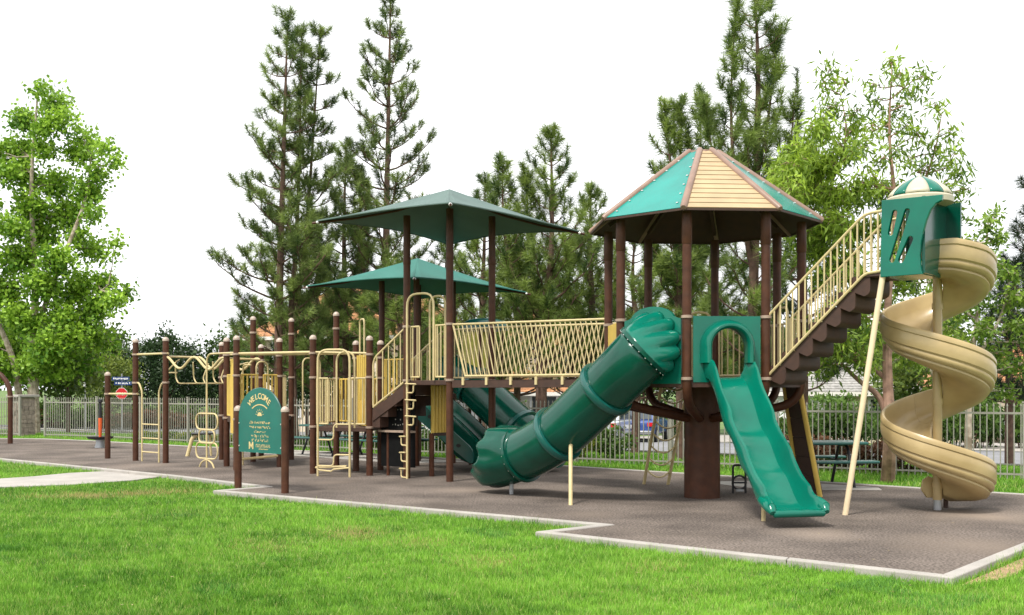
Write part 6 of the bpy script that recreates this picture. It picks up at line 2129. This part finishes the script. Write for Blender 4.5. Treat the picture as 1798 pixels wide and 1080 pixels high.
# ---------------------------------------------------------------- cars
def car(px, Y, rot, paint, label, pickup=False):
    p = gbase(px, Y)
    p.z += 0.03
    t = thing('parked_pickup' if pickup else 'parked_car', label, 'pickup' if pickup else 'car', p, None if pickup else 'cars parked across the street')
    Rm = Matrix.Rotation(rot, 3, 'Z')
    Q = lambda x, y, z: V(p) + Rm @ V((x, y, z))      # x forward
    Lh, Wd = (2.6, 0.95) if pickup else (2.2, 0.88)
    low = [(-Lh, .35), (Lh - .1, .35), (Lh, .55), (Lh - .1, .82), (Lh - 1.0, .95), (Lh - 1.2, .98), (-Lh + .9, .98), (-Lh + .05, .95), (-Lh, .8)]
    if pickup:
        low = [(-Lh, .5), (Lh - .1, .45), (Lh, .7), (Lh - .1, 1.0), (Lh - 1.1, 1.12), (-Lh, 1.12)]
        cabp = [(Lh - 1.2, 1.12), (Lh - 1.9, 1.78), (-0.35, 1.80), (-0.55, 1.12)]
    else:
        cabp = [(Lh - 1.25, .97), (Lh - 1.95, 1.42), (-Lh + 1.25, 1.44), (-Lh + .45, .97)]
    mb = MB(); mb.prism([Q(x, -Wd, z) for x, z in low], Rm @ V((0, 2 * Wd, 0))); bo_ = mb.obj('body', paint, t, bevel=0.07)
    rings = []
    for y_, k in ((-Wd + .05, 0), (-Wd + .22, 1), (Wd - .22, 1), (Wd - .05, 0)):
        pass
    cz = cabp[0][1]
    A = [Q(x, (-Wd + .04), z) if z <= cz + .01 else Q(x, -Wd + .20, z) for x, z in cabp]
    B = [Q(x, (Wd - .04), z) if z <= cz + .01 else Q(x, Wd - .20, z) for x, z in cabp]
    mb = MB(); mb.loft([A, B], closed=True, caps=True); co_ = mb.obj('cabin', paint, t, bevel=0.05)
    def pane(quad, out):
        c = sum(quad, V((0, 0, 0))) / 4
        q = [c + (v_ - c) * 0.86 + out * 0.012 for v_ in quad]
        mb = MB(); mb.prism(q, out * 0.012); mb.obj('window', M['glass'], co_, smooth=False)
    pane([A[0], A[1], B[1], B[0]], (Rm @ V((1, 0, .8))).normalized())
    pane([A[3], A[2], B[2], B[3]], (Rm @ V((-1, 0, .8))).normalized())
    pane([A[0], A[1], A[2], A[3]], (Rm @ V((0, -1, .3))).normalized())
    pane([B[0], B[1], B[2], B[3]], (Rm @ V((0, 1, .3))).normalized())
    for sx in (-Lh * .62, Lh * .62):
        for sy in (-1, 1):
            c = Q(sx, sy * (Wd - .08), .33)
            ax_ = Rm @ V((0, sy, 0))
            mb = MB(); mb.tube([c - ax_ * .1, c + ax_ * .11], .33, 18); wo_ = mb.obj('wheel', M['rubbertyre'], t)
            mb = MB(); mb.tube([c + ax_ * .10, c + ax_ * .125], .2, 12); mb.obj('rim', M['grey'], wo_)
    zt_ = .9 if pickup else .8
    for sy in (-1, 1):
        mb = MB(); mb.box(Q(-Lh - .01, sy * (Wd - .14), zt_), .08, .22, .26 if pickup else .16, rot); mb.obj('tail_light', M['tail'], t, smooth=False)
        mb = MB(); mb.box(Q(Lh - .03, sy * (Wd - .2), .72), .08, .26, .14, rot); mb.obj('headlight', M['white'], t, smooth=False)
    mb = MB(); mb.box(Q(-Lh - .03, 0, .45), .12, 2 * Wd - .1, .16, rot); mb.obj('bumper', M['grey'], t, bevel=.03)
    mb = MB(); mb.box(Q(-Lh - .03, 0, .70), .03, .4, .16, rot); mb.obj('number_plate', M['white'], t, smooth=False)
    return t
car(1070, 44, R(70), M['carsilver'], 'silver car seen from behind through the fence under the tube slide')
car(1128, 46, R(72), M['carblue'], 'dark blue car parked beside the silver car')
car(1768, 50, R(58), M['carwhite'], 'white pickup truck parked across the street right of the spiral slide', True)

# ---------------------------------------------------------------- street signs
sgp = gbase(214, 50)
ss = thing('street_sign', 'red stop sign with blue street name plates on a post across the street', 'sign', sgp)
pipe('post', [sgp - Z * .3, V((sgp.x, sgp.y, 2.45))], 0.035, ss, 'grey')
sc3 = V((sgp.x, sgp.y - 0.05, 1.48))
octp = [sc3 + V((0.28 * math.cos(R(22.5 + 45 * k)), 0, 0.28 * math.sin(R(22.5 + 45 * k)))) for k in range(8)]
mb = MB(); mb.prism([sc3 + (q - sc3) * 1.06 + V((0, 0.008, 0)) for q in octp], (0, 0.01, 0)); mb.obj('border', M['white'], ss, smooth=False)
mb = MB(); mb.prism(octp, (0, 0.006, 0)); po = mb.obj('stop_plate', M['red'], ss, smooth=False)
FX = Matrix.Translation(V((sc3.x, sc3.y - 0.006, sc3.z - 0.08))) @ Matrix.Rotation(R(90), 4, 'X')
place_text('lettering', 'STOP', 0.185, 0.003, FX, M['white'], po)
rr2 = random.Random(2)
for dz, dx in ((0.50, 0.07), (0.73, -0.04)):
    c = V((sgp.x + dx, sgp.y - 0.05, 1.48 + dz))
    mb = MB(); mb.box(c, 0.85, 0.02, 0.18); bp_ = mb.obj('name_plate', M['blue'], ss, smooth=False)
    mb = MB()
    x_ = -0.36
    while x_ < 0.36:
        w_ = rr2.uniform(0.04, 0.07)
        mb.box(c + V((x_ + w_ / 2, -0.012, rr2.uniform(-.015, .015))), w_ * 0.8, 0.006, rr2.uniform(0.05, 0.09))
        x_ += w_ + (0.05 if rr2.random() < .2 else 0.012)
    mb.obj('worn_lettering', M['white'], bp_, smooth=False)['kind'] = 'stuff'
sp2 = gbase(150, 50)
s3 = thing('narrow_sign', 'narrow white sign on a thin post across the street', 'sign', sp2)
pipe('post', [sp2 - Z * .3, V((sp2.x, sp2.y, 2.6))], 0.03, s3, 'grey')
mb = MB(); mb.box(V((sp2.x, sp2.y - .05, 2.2)), 0.14, 0.02, 0.75, R(20)); mb.obj('plate', M['white'], s3, bevel=0.01)

# ---------------------------------------------------------------- child in pink beyond the fence
pb = gbase(822, 37)
ch = thing('person', 'child in a pink top and white hat standing beyond the fence', 'person', pb)
def skin_body(name, verts, edges, radii, m, parent, root=0):
    me = bpy.data.meshes.new(name)
    me.from_pydata([tuple(V(v_) + pb - LOC[parent.name]) for v_ in verts], edges, [])
    o = bpy.data.objects.new(name, me); col.objects.link(o); o.parent = parent; LOC[o.name] = LOC[parent.name]
    md = o.modifiers.new('skin', 'SKIN')
    sv = me.skin_vertices[0].data
    for i, rd in enumerate(radii):
        sv[i].radius = (rd, rd)
        sv[i].use_root = (i == root)
    o.modifiers.new('sub', 'SUBSURF').levels = 2
    o.modifiers['sub'].render_levels = 2
    md2 = bpy.context.view_layer.update()
    dg = bpy.context.evaluated_depsgraph_get()
    nm = bpy.data.meshes.new_from_object(o.evaluated_get(dg))
    o.modifiers.clear(); o.data = nm
    nm.materials.clear(); nm.materials.append(m)
    nm.polygons.foreach_set('use_smooth', [True] * len(nm.polygons))
    return o
hgt = 1.22
vv = [(0, 0, .60), (0, 0, .72), (0, 0, .86), (0, 0, .95), (0, 0, 1.02), (0, -.01, 1.10), (0, -.01, 1.17),
      (-.13, 0, .90), (-.17, 0, .74), (-.16, -.05, .60), (-.155, -.06, .53), (.13, 0, .90), (.18, -.02, .75), (.14, -.12, .66), (.12, -.15, .62),
      (-.065, 0, .54), (-.07, -.01, .31), (-.07, 0, .06), (-.07, -.08, .03), (.065, 0, .54), (.07, -.01, .31), (.07, 0, .06), (.07, -.08, .03)]
ee = [(0, 1), (1, 2), (2, 3), (3, 4), (4, 5), (5, 6), (2, 7), (7, 8), (8, 9), (9, 10), (2, 11), (11, 12), (12, 13), (13, 14), (0, 15), (15, 16), (16, 17), (17, 18), (0, 19), (19, 20), (20, 21), (21, 22)]
rd = [.085, .085, .09, .045, .04, .085, .07, .04, .032, .026, .025, .04, .032, .026, .025, .065, .048, .035, .03, .065, .048, .035, .03]
skin_body('body', vv, ee, rd, M['skin'], ch)
skin_body('top', [(0, 0, .58), (0, 0, .72), (0, 0, .88), (0, 0, .94), (-.14, 0, .90), (-.18, 0, .76), (.14, 0, .90), (.19, -.02, .77)], [(0, 1), (1, 2), (2, 3), (2, 4), (4, 5), (2, 6), (6, 7)], [.115, .105, .10, .055, .05, .045, .05, .045], M['pink'], ch)
skin_body('trousers', [(0, 0, .60), (-.066, 0, .52), (-.07, -.01, .31), (-.07, 0, .10), (.066, 0, .52), (.07, -.01, .31), (.07, 0, .10)], [(0, 1), (1, 2), (2, 3), (0, 4), (4, 5), (5, 6)], [.095, .075, .058, .045, .075, .058, .045], M['denim'], ch)
mb = MB(); mb.lathe(pb + V((0, -.01, 1.14)), [(.16, -.01), (.165, .005), (.10, .02), (.098, .06), (.07, .10), (.001, .11)], 20); mb.obj('hat', M['hat'], ch)

# ---------------------------------------------------------------- fallen leaves on the rubber and lawn
r = np.random.default_rng(77)
n = 260
px = r.uniform(100, 1790, n); py = 800 + 270 * r.uniform(0, 1, n) ** 1.3
x_ = []; 
for a, b in zip(px, py):
    on = pip(np.array([gp(a, b).x]), np.array([gp(a, b).y]), RUB)[0]
    q = gp(a, b, 0.006) if on else gp(a, b, LAWN + 0.055)
    x_.append((q.x, q.y, q.z))
pos = np.array(x_)
T = leaf_geo(pos, r, 0.045, 0.022, 0.0)
T[:, :, 2] = pos[:, None, 2] + (T[:, :, 2] - pos[:, None, 2]) * 0.12 + 0.003
lo = np_mesh('fallen_leaves', T.reshape(-1, 3), 4, M['leaf'], None, ramp((0.16, 0.09, 0.03), (0.5, 0.42, 0.22), r.uniform(0, 1, n)))
tag(lo, 'small dry leaves scattered over the play surface and lawn', 'leaves', kind='stuff')
